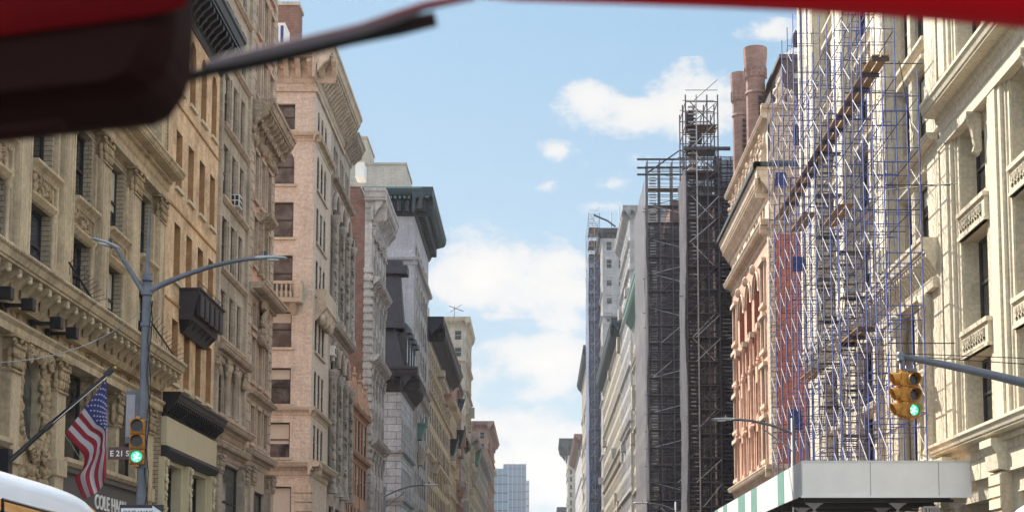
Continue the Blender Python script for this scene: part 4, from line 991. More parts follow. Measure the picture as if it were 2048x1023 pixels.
simple_building('low_cream_building', 'pale lower building between the cream tower and the brown tower', -1, 302.5, 319.5, 34, FARG, 9, 5, 18, cor=(0, 1.5, 1.2, DKM), piers=5, gm=GLF, ledge=True, rough=7)
simple_building('far_pale_building', 'distant pale building of small windows below the brown tower', -1, 345.5, 455, 39, FARC, 10, 22, 18, cor=(0, 1.8, 1.6, FARG), piers=22, gm=GLF, ww=2.4, ledge=True, rough=7)
simple_building('brown_tower', 'distant reddish brown brick tower closing the left row', -1, 457, 520, 55.5, FARB, 15, 12, 14, cor=(0, 2.6, 1.8, FARB), near_cols=1, belts=(48,), piers=12, gm=GLF, ledge=True, rough=7)
simple_building('distant_end_building', 'farthest pale building of the left row beyond the brown tower', -1, 520.5, 900, 30, FARG, 8, 40, 16, gm=GLF, ww=3, ledge=True, rough=7)
# rooftop bits and protruding iron balconies along the left row
def bay_balcony(px, py, X, s, h, mat, label):
    s *= .55; h *= .55; X = XL + (X - XL) * .8
    p = PX(px, py, X); t = thing('balcony', label, 'balcony', (XL, p.y, p.z), 'balconies on the far left row'); m = MB(); w = X - XL
    m.hexa([LF.p(p.y, p.z - h, .05), LF.p(p.y + s, p.z - h, .05), LF.p(p.y + s, p.z - h, w * .5), LF.p(p.y, p.z - h, w * .5), LF.p(p.y, p.z, .05), LF.p(p.y + s, p.z, .05), LF.p(p.y + s, p.z, w), LF.p(p.y, p.z, w)], mat); m.build('base', t)
    m = MB(); m.box(LF, p.y - .1, p.y + s + .1, p.z + .004, p.z + .3, .05, w + .1, mat); m.box(LF, p.y - .1, p.y + s + .1, p.z + .9, p.z + 1.05, w - .1, w + .1, mat)
    for k in range(9): m.box(LF, p.y + k * s / 9, p.y + k * s / 9 + .12, p.z + .3, p.z + .9, w - .05, w + .05, mat)
    m.build('parapet', t)
for a in ((851, 850, -13.6, 4, 3.0, GRN, 'green copper balcony box low on the cream pier building'), (852, 905, -13.7, 4, 2.6, TNS, 'lower stone balcony of the cream pier building, under the green one'),
          (880, 925, -13.8, 5, 2.6, TNS, 'rounded cream balcony farther right than the green one'), (902, 790, -13.6, 6, 2.6, TER, 'brown balcony high on the tan row building'),
          (915, 880, -13.4, 6, 4.5, DKM, 'dark balcony box low on the tan row'), (929, 862, -13.2, 7, 5, DKM, 'black balcony box beside the cream tower'),
          (930, 800, -13.3, 6, 4.0, GLB, 'blue-grey balcony box on the cream tower'), (930, 975, -13.5, 6, 3, FARB, 'small brown balcony at the foot of the cream tower'),
          (962, 900, -13.2, 9, 6, GRN, 'pale green balcony by the brown tower'), (958, 945, -13.2, 8, 5, FARG, 'grey balcony under the pale green one')): bay_balcony(*a)
t = thing('roof_antenna', 'thin aerial mast on top of the cream tower in the left row', 'antenna', (-16.5, 322, 60.5)); m = MB()
m.tube([(-17.5, 322, 60.0), (-17.5, 322, 63.5)], .1, DKM, 5); m.build('mast', t); m = MB(); m.tube([(-18.6, 322, 63.5), (-15.6, 322, 62.4)], .07, DKM, 5); m.tube([(-18.3, 322, 62.2), (-16, 322, 63.8)], .05, DKM, 5); m.build('crossbar', t)

# ---- glass towers at the end of the avenue
def glass_tower(label, x0, x1, y, Y, dep, steps, mat):
    a = PY(x0, y, Y); b = PY(x1, y, Y); t = thing('glass_tower', label, 'skyscraper', ((a.x + b.x) / 2, Y, 0)); m = MB()
    m.xbox((a.x, Y, 0), (b.x, Y + dep, a.z), mat); m.build('tower_body', t); m = MB(); n = int((b.x - a.x) / 4)
    for k in range(n + 1): x = a.x + (b.x - a.x) * k / n; m.xbox((x - .25, Y - .5, 0), (x + .25, Y - .002, a.z + (steps if k % 3 else 0)), FIN)
    m.build('vertical_fins', t); m = MB()
    for k in range(int(a.z / 8)): m.xbox((a.x + .3, Y - .3, k * 8 + 4), (b.x - .3, Y - .004, k * 8 + 5.2), GLB)
    m.build('floor_bands', t)
FIN = plain('tower_fin', (.26, .36, .46), .4, var=.1)
GT1 = plain('tower_glass_blue', (.10, .19, .28), .3, var=.2, scale=.05); GT2 = plain('tower_glass_deep_blue', (.07, .13, .22), .3, var=.2, scale=.05)
glass_tower('pale blue glass tower at the end of the avenue, the lower one on the left', 984, 1016, 936, 1450, 30, 1, GT1)
glass_tower('deeper blue glass tower at the end of the avenue, the taller one on the right', 1007, 1052, 927, 1650, 40, 2, GT2)
glass_tower('slim pale block against the right side of the two glass towers', 1049, 1058, 960, 1750, 30, 1, FARG)

# ================================================================== RIGHT SIDE
def cream_pilaster_building():
    y0, y1 = 37.0, 60.5; fr = RF
    t = thing('cream_pilaster_building', 'cream stone building of tall pilasters and deep narrow windows at the right edge', 'building', (XR, y0, 0))
    ps = [59.75 - 6.5 * k for k in range(4)]; D = .6
    rows = [(8.0, 10.7), (11.75, 15.15), (16.4, 19.1), (21.6, 25.6), (27, 31)]
    ops = [(p - 4.75 + .1, p - 1.35, a, b) for p in ps[:-1] for a, b in rows]
    m = MB(); wall(m, fr, y0, y1, 7.6, 34, ops, CRS, D, -.25)
    gnd = [(ps[k] - 5.1, ps[k] - 1.2, .3, 5.4, False) for k in range(3)]
    wall(m, fr, y0, y1, 0, 7.6, gnd, CRS, 1.0, -.1)
    shell(m, fr, CRS, y0, y1, 0, 34, 20); m.build('wall', t)
    windows(t, fr, ops, D, -.25, 'sash', FRM, GLD, .1, ft=.12); windows(t, fr, gnd, 1.0, -.1, 'shop', FRM, GLD, 0)
    for p in ps:
        m = MB()
        for v0, v1, w in ((7.6, 19.25, 0), (20.9, 34, -.02)):
            m.box(fr, p - .8, p + .75, v0, v1, -.25, w, CRP); m.box(fr, p - .45, p + .4, v0 + .2, v1 - .1, w, w + .08, CRP)
            m.box(fr, p - 1.02, p - .86, v0, v1, -.25, -.12, CRP); m.box(fr, p - 1.3, p - 1.12, v0, v1, -.25, -.17, CRP)
        m.build('pilaster', t)
    m = MB()
    for p in ps[:-1]:
        ua, ub = p - 4.65, p - 1.35
        for a, b in rows: m.box(fr, ua, ua + .34, a, b, -.25 - D + .06, -.3, CRP)
        for v in (10.72, 15.17):
            m.box(fr, ua - .1, ub + .1, v, v + 1.0, -.25, -.1, CRP); m.box(fr, ua - .15, ub + .15, v + .86, v + 1.02, -.25, -.02, CRP); m.box(fr, ua - .15, ub + .15, v + .0, v + .12, -.25, -.05, CRP)
            for k in range(9):
                u = ua + .3 + k * .33; m.box(fr, u, u + .22, v + .3, v + .36, -.1, -.05, CRC); m.box(fr, u, u + .05, v + .3, v + .68, -.1, -.05, CRC); m.box(fr, u + .12, u + .22, v + .48, v + .68, -.1, -.05, CRC)
    m.build('spandrel_panels', t)
    m = MB()
    for p in ps[:-1]:
        u = p - 4.2; P = fr.p
        m.prof(fr, u - .13, u + .13, [(-.2, 19.2), (.32, 19.2), (.34, 18.95), (.15, 18.6), (.05, 18.0), (.12, 17.75), (-.1, 17.6), (-.2, 17.8)], CRC); scroll(m, fr, u - .14, 19.0, .2, .12, CRC, 1, .03)
    m.build('console_brackets', t)
    m = MB(); m.box(fr, y0, y1, 19.2, 19.65, -.25, .1, CRP); cornice(m, fr, y0, y1 - .3, 20.9, 1.25, .85, CRP, dent=None); m.build('upper_cornice', t)
    m = MB(); cornice(m, fr, y0, y1 + .1, 7.75, 1.0, .75, CRP, dent=.16); m.box(fr, y0, y1, 6.1, 6.75, -.1, .12, CRP); m.build('ground_cornice', t)
    for i, p in enumerate(ps):
        m = MB()
        q = p - .05
        m.box(fr, q - .62, q + .62, 0, 6.1, -.1, .3, CRD)
        for k in range(3): m.box(fr, q - .66, q + .66, 4.9 + k * .4, 4.9 + k * .4 + .32, .3, .36, CRP)
        m.prof(fr, q - .7, q + .7, [(-.1, 7.2), (.62, 7.2), (.62, 6.95), (.45, 6.7), (.4, 6.2), (-.1, 6.1)], CRP); m.build('pier', t)
    m = MB()
    for k in range(2):
        c = fr.p(57.1 + k * .55, 0, .35); m.lathe((c.x, c.y, 0), [(.16, 0), (.14, .3), (.12, 4.3), (.16, 4.4), (.2, 4.7)], CRP, 10)
    m.build('slender_columns', t)
cream_pilaster_building()

def scaffolded_building():
    y0, y1 = 60.55, 89.9; fr = RF; top = 46
    t = thing('scaffolded_building', 'cream stone corner building with giant pilasters behind the blue scaffold', 'building', (XR, y0, 0))
    bays = [(62.5, 67.2), (70.4, 76.3), (79.5, 84.6)]; piers = [(67.3, 70.2), (76.5, 79.3), (84.8, 89.9)]
    rows = [(7.6, 10.6), (11.2, 13.7), (16.3, 18.7), (20.3, 23.4), (24.6, 27.6), (28.8, 31.6), (33, 36), (37.4, 40), (41, 43.5)]
    ops = []
    for i, (a, b) in enumerate(bays):
        w_ = (b - a)
        for r in rows: ops += [(a + .15, a + w_ * .45, *r), (a + w_ * .55, b - .15, *r)]
    m = MB(); wall(m, fr, y0, y1, 6.5, top, ops, CRD, .17, -.15); wall(m, fr, y0, y1, 0, 6.5, [(62, 68, .4, 4.6), (71, 77, .4, 4.6), (80, 86, .4, 4.6)], CRS, .5, -.15)
    P = fr.p; shell(m, fr, CRS, y0, y1, 0, top, 22); m.build('wall', t)
    windows(t, fr, ops, .17, -.15, 'sash', FRM, GLD, .25, ft=.1)
    m = MB(); m.box(fr, y0, 62.35, 7.5, top, -.15, .05, CRP); m.build('corner_pier', t)
    for a, b in piers:
        m = MB(); m.box(fr, a, b, 6.6, 14.0, -.15, .22, CRP)
        for s, w_ in ((0, .28),): m.box(fr, a + .35, b - .35, 16.0, top - 1, -.15, .55, CRP)
        m.box(fr, a, b, 16.0, top - 1, -.15, .18, CRP)
        for k in range(4):
            c = fr.p(a + .7 + k * (b - a - 1.4) / 3, 0, .52); m.lathe((c.x, c.y, 16.2), [(.16, 0), (.14, top - 18)], CRP, 8)
        m.build('giant_pilaster', t)
    m = MB()
    for a, b in bays:
        c = (a + b) / 2; w_ = (b - a) * .06
        for r in rows:
            m.box(fr, c - w_, c + w_, r[0], r[1], -.15, .05, CRP); m.prof(fr, a, b, [(-.15, r[0]), (.12, r[0]), (.12, r[0] - .14), (0, r[0] - .3), (-.15, r[0] - .3)], CRP)
            m.prof(fr, a, b, [(-.15, r[1] + .45), (.16, r[1] + .45), (.14, r[1] + .3), (-.02, r[1] + .12), (-.15, r[1] + .1)], CRP)
    m.build('window_surrounds', t)
    m = MB(); cornice(m, fr, 60.95, y1, 15.95, 1.6, .75, CRP, mod=(.42, .16), dent=.3); m.box(fr, 61, y1, 14.0, 14.4, -.15, .28, CRP)
    m.build('middle_cornice', t)
    m = MB(); cornice(m, fr, y0, y1, 20.0, .7, .5, CRP); m.build('belt_course', t)
    m = MB(); cornice(m, fr, y0, y1, 7.3, .9, .6, CRP, dent=.2); m.build('ground_cornice', t)
    m = MB()
    for c in (62.5, 67.3, 71, 76, 80, 84.4):
        q = fr.p(c, 0, .12); m.lathe((q.x, q.y, 7.4), [(.36, 0), (.36, .3), (.28, .5), (.24, 5.6), (.36, 5.75), (.36, 6.1), (.42, 6.55)], CRS, 12)
    m.build('engaged_columns', t)
scaffolded_building()

# ---- blue frame scaffold with white cross braces
def scaffold():
    t = thing('blue_scaffold', 'dense blue frame scaffold with white diagonal braces covering the cream corner building', 'scaffold', (14, 55, 6.7))
    xi, xo = 14.25, 12.9; rn = random.Random(3); st = 1.85; n = 17; lift = 2.0; base = 6.90; tops = []
    ys = [58.6 + st * k for k in range(n)]
    for k, y in enumerate(ys):
        nl = 9 if k < 3 else 10 if k < 11 else 12
        if k >= 14: nl = 11
        if k < 2: nl = 7
        tops.append(nl); m = MB(); b = BLU if rn.random() < .6 else BLV
        for x in (xo, xi): m.tube([(x, y, base - .1), (x, y, base + nl * lift + .9)], .027, b, 5)
        for j in range(nl):
            z = base + j * lift
            m.tube([(xo, y, z + lift - .1), (xi, y, z + lift - .1)], .020, b, 4, False); m.tube([(xo, y, z + 1.35), (xi, y, z + 1.35)], .015, b, 4, False)
            if k < 12:
                for q in (.45, .95): m.tube([(xo + q, y, z + 1.35), (xo + q, y, z + lift - .1)], .013, b, 4, False)
            m.tube([(xo + .32, y, z + .1), (xo + .32, y, z + 1.35)], .013, b, 4, False); m.tube([(xo + .05, y, z + .5), (xo + .32, y, z + .5)], .013, b, 4, False)
            m.tube([(xo + .05, y, z + .9), (xo + .32, y, z + .9)], .013, b, 4, False)
        m.build('scaffold_frame', t)
    for k in range(n - 1):
        nl = min(tops[k], tops[k + 1]); ya, yb = ys[k], ys[k + 1]
        for x in (xo - .05, xi + .05):
            if x > 14 and (k % 3 or k > 9): continue
            m = MB()
            for j in range(nl):
                z = base + j * lift; q = rn.uniform(-.03, .03)
                w_ = .021 if k < 10 else .017
                m.tube([(x, yb - .22, z + 1.50 + q), (x, ya + .22, z + .52 + q)], w_, GAL, 4, False); m.tube([(x + .04, ya + .04, z + 1.86), (x + .04, yb - .04, z + .08)], .009, BLV, 4, False)
            m.build('cross_brace', t)
    m = MB()
    for j in range(1, 12):
        z = base + j * lift; kk = [k for k in range(n) if tops[k] >= j]; ya, yb = ys[kk[0]], ys[kk[-1]]
        if rn.random() < .75: m.tube([(xo, ya, z + .9), (xo, yb, z + .9)], .02, BLU, 4, False)
        m.tube([(xi, ya, z - .12), (xi, yb, z - .12)], .024, BLV, 4, False); m.tube([(xo, ya, z - .12), (xo, yb, z - .12)], .018, BLU, 4, False)
    m.build('ledger_tubes', t)
    m = MB()
    for k in range(0, n, 2):
        for j in range(2, tops[k], 3): z = base + j * lift + .5; m.tube([(xo, ys[k] + .1, z), (15.4, ys[k] + .1, z)], .022, BLK, 4, False)
    m.tube([(13.2, 57, 21.6), (15.3, 64, 21.1)], .02, BLK, 4, False); m.tube([(13.2, 61, 17.8), (15.2, 57, 17.0)], .02, BLK, 4, False); m.build('wall_ties', t)
    m = MB()          # long run of planks near the top, shorter runs below
    for a, b, j, q in ((1, 14, 8, 0), (12.4, 15, 8, 1), (9, 11, 3, 1), (3, 5.2, 3, 0), (5, 7, 6, 1), (10, 12, 7, 1)):
        ya, yb = ys[0] + a * st, ys[0] + b * st; z = base + j * lift + .06
        yy = ya
        while yy < yb - .3:
            e = min(yy + st, yb)
            for r in range(2):
                x = xo + .02 + r * .36; m.xbox((x, yy - .12 + rn.uniform(-.05, .05), z + rn.uniform(0, .03)), (x + .31, e + .1, z + .05 + rn.uniform(0, .02)), WOD)
            m.xbox((xo + .02, yy - .1, z - .16), (xo + .7, yy + .02, z - .02), DKM) if q == 0 else None
            yy = e
    m.build('plank_walkway', t)
    m = MB()          # stairs: treads and stringers in two bays
    for (k, j0, j1) in ((8, 1, 8), (5, 0, 5)):
        for j in range(j0, j1):
            z = base + j * lift; ya, yb = ys[k] + .2, ys[k] + st - .25
            if j % 2: ya, yb = yb, ya
            for s in (.3, .95): m.tube([(xo + s, ya, z), (xo + s, yb, z + lift)], .03, GAL, 4, False)
            for q in range(9):
                f = q / 8; y = ya + (yb - ya) * f; m.xbox((xo + .3, y - .12, z + f * lift - .02), (xo + .95, y + .12, z + f * lift + .02), DKM if q % 2 else GAL)
            m.xbox((xo + .05, min(ya, yb) - .3, z + lift), (xi - .1, min(ya, yb) + .1, z + lift + .05), DKM)
            m.tube([(xo + .3, ya, z + .9), (xo + .3, yb, z + lift + .9)], .018, BLK, 4, False)
    m.build('scaffold_stairs', t)
    m = MB(); X0, Y0 = 15.05, 91.0          # slim lattice mast rising past the corner
    a = PX(1613, 20, 14.9)
    for dx, dy in ((0, 0), (.3, 0), (.3, .35), (0, .35)): m.tube([(14.6 + dx, a.y + dy, 7), (14.6 + dx, a.y + dy, 36.5)], .03, BLU, 4, False)
    for k in range(72): z = 7.2 + k * .4; m.tube([(14.9, a.y, z), (15.2, a.y, z + (.4 if k % 2 else 0))], .016, BLU, 4, False); m.tube([(14.9, a.y, z), (14.9, a.y + .35, z + .4)], .014, BLU, 4, False)
    m.build('lattice_mast', t)
    m = MB(); P = Vector
    for (k, j, h) in ((15, 9, .8), (13, 2, 1.1), (4, 0, .5), (12, 6, .8)):
        y = ys[min(k, n - 2)]; z = base + j * lift; m.mesh([(xo + .1, y + .2, z), (xo + .8, y + .2, z), (xo + .75, y + .3, z + h), (xo + .15, y + .25, z + h), ], [(0, 1, 2, 3)], BLU)
    m.build('blue_tarp_pieces', t)
scaffold()

# ---- sidewalk shed
def shed():
    y0, y1, x0, x1 = 57.0, 88.5, 9.35, 15.3; zt, zb = 6.86, 5.62
    t = thing('sidewalk_shed', 'white and green boarded sidewalk shed roof on steel posts, under the scaffold', 'sidewalk shed', (x0, y0, 0))
    m = MB(); m.xbox((x0 + .004, y0, zb), (15.42, y0 + .05, zt), PLY)
    m.build('front_board', t)
    m = MB()
    for xx in (11.8, 14.24): m.xbox((xx, y0 - .006, zb + .002), (xx + .018, y0 - .0005, zt - .004), POL)
    m.xbox((x0 + .06, y0 - .03, zt - .05), (15.42, y0 - .0005, zt + .012), PLW); m.build('board_trim', t)
    m = MB(); m.xbox((x0, y0 - .004, zb), (x0 + .05, y0 + .9, zt - .003), PLW); m.build('corner_board', t)
    y = y0 + .91; k = 0; W_ = [4.2, 1.2, 2.4, 1.2, 3.6, 1.2, 2.4, 1.2, 4.8, 1.2, 2.4, 3]
    W_ = [3.3, 1.6, 6.2, 1.8, 2.2, 2.4, 4.6, 1.6, 2.4, 1.6]
    mats = [PLW, PLG]
    while y < y1 - .1 and k < len(W_):
        e = min(y + W_[k], y1); m = MB(); m.xbox((x0 + (.0 if k % 2 else .012), y + .004, zb), (x0 + .05, e - .004, zt), mats[k % 2]); m.build('side_board', t, label='green painted side board' if k % 2 else 'white painted side board'); y = e; k += 1
    m = MB(); m.xbox((x0 + .06, y0 + .06, zb + .25), (15.2, y1, zb + .33), WOD); m.xbox((x0 + .06, y0 + .06, zb + .17), (15.2, y1, zb + .246), DKM)
    k = 0
    while y0 + .2 + k * 1.2 < y1: m.xbox((x0 + .06, y0 + .2 + k * 1.2, zb - .06), (15.0, y0 + .32 + k * 1.2, zb + .165), DKM); k += 1
    m.xbox((x0 - .05, y0 - .06, zb - .08), (15.4, y0 + .0 - .005, zb - .002), PLY); m.build('deck', t)
    for i, y in enumerate([y0 + 1.0 + 2.7 * k for k in range(8)]):
        for x in (9.95, 12.98, 15.1):
            if x > 14 and i > 1: continue
            m = MB(); m.tube([(x, y, .15), (x, y, 5.22)], .05, GAL, 8); m.xbox((x - .09, y - .09, 5.02), (x + .09, y + .09, 5.12), GAL)
            m.mesh([(x - .05, y - .03, 5.2), (x + .05, y - .03, 5.2), (x + .26, y - .03, 5.38), (x - .26, y - .03, 5.38), (x - .05, y + .03, 5.2), (x + .05, y + .03, 5.2), (x + .26, y + .03, 5.38), (x - .26, y + .03, 5.38)], [(0, 1, 2, 3), (4, 5, 6, 7), (0, 4, 5, 1), (1, 5, 6, 2), (3, 2, 6, 7), (0, 3, 7, 4)], GAL)
            m.xbox((x - .3, y - .1, 5.38), (x + .3, y + .1, 5.42), GAL); m.xbox((x - .3, y - .3, .15), (x + .3, y + .3, .2), WOD); m.build('post', t)
        m = MB(); m.xbox((9.6, y - .08, 5.455), (15, y + .08, 5.55), DKM); m.build('cross_beam', t)
shed()
p = PY(1864, 1022, 57.9)
t = thing('hanging_sign', 'small white sign with the number 31 hanging under the shed front', 'sign', (p.x, p.y, p.z)); a = PY(1846, 1011, 57.9); b = PY(1879, 1035, 57.9)
m = MB(); m.xbox((a.x, 57.88, b.z), (b.x, 57.91, a.z), SGNW); m.build('board', t); m = MB(); m.xbox((a.x + .26, 57.87, b.z + .06), (b.x - .03, 57.879, a.z - .06), GAL); m.build('panel', t)
glyph_text(t, '31', Fr((0, 57.87, 0), (1, 0, 0), (0, -1, 0)), a.x + .03, a.z - .22, .004, .15, SGNK, 'numerals', width=.2, depth=.006)
m = MB(); m.tube([(a.x + .05, 57.9, a.z), (a.x + .05, 57.9, 5.55)], .008, BLK, 4); m.tube([(b.x - .05, 57.9, a.z), (b.x - .05, 57.9, 5.55)], .008, BLK, 4); m.build('hanger', t)
# pale rounded awning at the far right under the cornice
t = thing('pale_awning', 'pale rounded awning dome at the bottom right corner', 'awning', (13.9, 47.5, 3.6)); m = MB(); c = PX(2052, 1040, 13.6); V = []; Fc = []
for i in range(7):
    for k in range(11):
        th = math.pi * k / 10; ph = math.pi / 2 * i / 6; V.append((15.2 - 1.95 * math.cos(ph) * math.sin(th) * 1.0, c.y + 1.3 + 1.9 * math.cos(th) * math.cos(ph), 3.4 + 1.5 * math.sin(ph)))
for i in range(6):
    for k in range(10): Fc.append((i * 11 + k, i * 11 + k + 1, (i + 1) * 11 + k + 1, (i + 1) * 11 + k))
m.mesh(V, Fc, PLY, True); m.build('fabric', t)
m = MB(); m.tube([Vector(V[k]) for k in range(11)], .025, GAL, 5); m.build('rim', t)

# ---- red brick and salmon terracotta building
def red_building():
    y0, y1, top = 105.85, 127.3, 32.6; fr = RF; nf = NF(y0)
    t = thing('red_brick_building', 'red brick and salmon terracotta corner building with arches, cream top storey and big cornice', 'building', (XR, y0, 0))
    salm = [(108.3, 109.9), (111.2, 114.1), (115.4, 118.3), (119.6, 122.5), (124, 125.8)]
    ops = []
    for i, (a, b) in enumerate(salm):
        edge = i in (0, 4)
        for v0, v1 in ((11.8, 14.6), (15.6, 18.2), (19.4, 21.6)) if edge else ((11.8, 14.3), (15.4, 17.8)): ops.append((a, b, v0, v1) if edge else (a + .3, b - .3, v0, v1))
        if not edge: ops.append((a, b, 19.0, 25.4, True))
        else: ops.append((a, b, 22.6, 25.4))
        c = (a + b) / 2; ops += [(c - 1.1, c - .15, 28.0, 30.0), (c + .15, c + 1.1, 28.0, 30.0)]
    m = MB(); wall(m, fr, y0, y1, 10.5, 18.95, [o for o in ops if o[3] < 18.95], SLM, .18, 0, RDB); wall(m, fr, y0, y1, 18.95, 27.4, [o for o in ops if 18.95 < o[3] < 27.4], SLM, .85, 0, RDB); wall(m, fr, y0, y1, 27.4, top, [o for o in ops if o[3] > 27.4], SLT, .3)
    wall(m, fr, y0, y1, 0, 10.5, [(107 + k * 4, 110 + k * 4, .5, 8.5, True) for k in range(5)], SLT, .6)
    no = [(21.6 + k * 3.2, 23 + k * 3.2, v, v + 2.2) for v in (12, 16, 20, 24, 28) for k in range(3)]
    wall(m, nf, XR, 40, 0, 27.2, [o for o in no if o[3] < 27.2], RDB, .3); wall(m, nf, XR, 40, 27.2, top, [o for o in no if o[3] > 27.2], SLT, .3)
    shell(m, fr, RDB, y0, y1, 0, top, 24, near_ops=True); m.build('wall', t)
    windows(t, fr, [o for o in ops if o[3] < 18.95], .18, 0, 'sash', FRL, GLD, .2, ft=.1); windows(t, fr, [o for o in ops if 18.95 < o[3] < 27.4], .85, 0, 'sash', FRL, GLD, .2, ft=.1); windows(t, fr, [o for o in ops if o[3] > 27.4], .3, 0, 'sash', FRL, GLD, .2, ft=.1); windows(t, nf, no, .3, 0, 'sash', FRL, GLB, .3, ft=.1)
    m = MB()
    for k in range(48): v = 10.6 + k * .34; m.box(fr, y0 - .08, y0 + (.8 if k % 2 else .55), v, v + .3, .003, .1, SLT); m.box(nf, XR - .1, XR + (.25 if k % 2 else .4), v, v + .3, .003, .085, SLT)
    m.build('quoins', t)
    m = MB(); cornice(m, fr, y0 - .5, y1, 27.7, .9, .7, SLT, dent=.35); cornice(m, nf, XR - .68, 40, 27.697, .9, .7, SLT); m.build('lower_moulding', t)
    m = MB(); cornice(m, fr, y0 - .9, y1 + .3, 31.2, 1.9, .95, SLT, mod=(.5, .22), dent=.3)
    m.prof(fr, y0 - 1.1, y1 + .4, [(.7, 31.5), (1.12, 31.5), (1.12, 31.22), (.7, 31.22)], DGR)
    cornice(m, nf, XR - .94, 40, 31.197, 1.9, .95, SLT, mod=(.5, .22)); m.prof(nf, XR - 1.12, 40, [(.4, 31.49), (1.10, 31.49), (1.10, 31.22), (.4, 31.22)], DGR); m.build('roof_cornice', t)
    m = MB(); cornice(m, fr, y0 - .4, y1, 11.2, .8, .55, SLT); cornice(m, nf, XR - .54, 40, 11.197, .8, .55, SLT); m.build('base_moulding', t)
    m = MB()
    for i, (a, b) in enumerate(salm[1:4]):
        for u in (a - .45, b + .45):
            q = fr.p(u, 0, .2)
            for v0, v1 in ((11.4, 14.8), (15.0, 18.9), (19.0, 21.2)):
                m.lathe((q.x, q.y, v0), [(.16, 0), (.16, .2), (.10, .3), (.11, v1 - v0 - .4), (.18, v1 - v0 - .3), (.22, v1 - v0)], SLM, 10)
            m.box(fr, u - .4, u + .4, 21.2, 21.6, .003, .35, SLT)
        r = (b - a) / 2; c = (a + b) / 2; vs = 25.4 - r
        m.tube([fr.p(c - math.cos(math.pi * k / 14) * (r + .2), vs + math.sin(math.pi * k / 14) * (r + .2), .1) for k in range(15)], .09, SLT, 6)
        m.blob(fr, c, 25.8, .3, .22, .4, .25, SLT)
    for i in (0, 4):
        a, b = salm[i]
        for v0, v1 in ((11.8, 14.6), (15.6, 18.2), (19.4, 21.6), (22.6, 25.4)):
            m.box(fr, a - .22, a - .02, v0, v1, .003, .14, SLT); m.box(fr, b + .02, b + .22, v0, v1, .003, .14, SLT); m.box(fr, a - .35, b + .35, v1 + .002, v1 + .3, .003, .3, SLT); m.box(fr, a - .3, b + .3, v0 - .25, v0 - .002, .003, .24, SLT)
    m.build('columns_and_mouldings', t)
    # upper storeys: gabled front, urns, mansard dormer
    m = MB(); P = fr.p
    wall(m, nf, XR + .1, 40, top, 35.4, [(17.2, 18.3, 32.9, 34.4), (19.4, 20.5, 32.9, 34.4)], SLT, .3); wall(m, fr, y0 + .1, y1, top, 34.6, [(108 + k * 3, 109.4 + k * 3, 32.8, 34) for k in range(6)], SLT, .3)
    m.poly([P(y0 + .1, 34.5, -.1), P(y1, 34.5, -.1), P(y1, 34.5, -22), P(y0 + .1, 34.5, -22)], ROOF)
    for k in range(9): u = 107 + k * 2.3; m.hexa([P(u, 31.6, -.3), P(u + 1.1, 31.6, -.3), P(u + 1.1, 31.6, .5), P(u, 31.6, .5), P(u + .3, 34.2, -.3), P(u + .8, 34.2, -.3), P(u + .8, 34.2, .1), P(u + .3, 34.2, .1)], SLT); carve(m, fr, u, u + 1, 32.2, 34.2, .3, SLT, 12, .14, .12, k)
    cornice(m, nf, XR - .5, 40, 35.7, .7, .5, SLT); cornice(m, fr, y0 - .4, y1, 35.0, .7, .55, SLT); m.build('attic', t)
    for i, (dx, s) in enumerate(((.95, .68), (1.75, .42))):
        m = MB(); c = (XR + dx, y0 + .7, 35.7); m.lathe(c, [(.8 * s, 0), (.8 * s, .5 * s), (.45 * s, .7 * s), (.4 * s, 1.2 * s), (.75 * s, 1.6 * s), (.7 * s, 2.0 * s), (.3 * s, 2.3 * s), (.45 * s, 2.5 * s), (.25 * s, 2.8 * s), (.05 * s, 3.3 * s)], SLT, 10); m.build('urn', t)
    a = PY(1566, 205, 110); b = PY(1625, 120, 110); z1 = PY(1600, 118, 110).z; z2 = PY(1600, 100, 113).z
    m = MB(); X0, X1 = a.x, a.x + 9
    wall(m, NF(110), X0, X1, 34.0, z1, [(X0 + .75, X0 + 1.85, z1 - 2.6, z1 - .8), (X0 + 4, X0 + 5.3, z1 - 2.6, z1 - .8)], SLT2, .2)
    m.poly([(X0, 110, 34), (X0, 120, 34), (X0, 120, z1), (X0, 110, z1)], SLT2)
    m.xbox((X0 - .25, 109.7, z1), (X1, 120, z1 + .25), SLT2)
    m.mesh([(X0, 109.9, z1 + .25), (X1, 109.9, z1 + .25), (X1, 120, z1 + .25), (X0, 120, z1 + .25), (X0 + 1.2, 112, z1 + 1.6), (X1, 112, z1 + 1.6), (X1, 119, z1 + 1.6), (X0 + 1.2, 119, z1 + 1.6)], [(0, 1, 5, 4), (0, 4, 7, 3), (4, 5, 6, 7)], LVS)
    m.xbox((X0 + 1.1, 111.9, z1 + 1.6), (X1, 112.2, z1 + 1.9), DKM); m.blob(Fr((0, 0, 0), (1, 0, 0), (0, 1, 0)), X0 + 1.3, z1 + 2.2, 112, .3, .7, .3, DKM); m.blob(Fr((0, 0, 0), (1, 0, 0), (0, 1, 0)), X0 + 1.6, z1 + 2.0, 112, .25, .55, .3, DKM); d = m.build('dormer', t)
    windows(t, NF(110), [(X0 + .75, X0 + 1.85, z1 - 2.6, z1 - .8)], .2, 0, 'sash', FRL, GLW, 1, ft=.08)
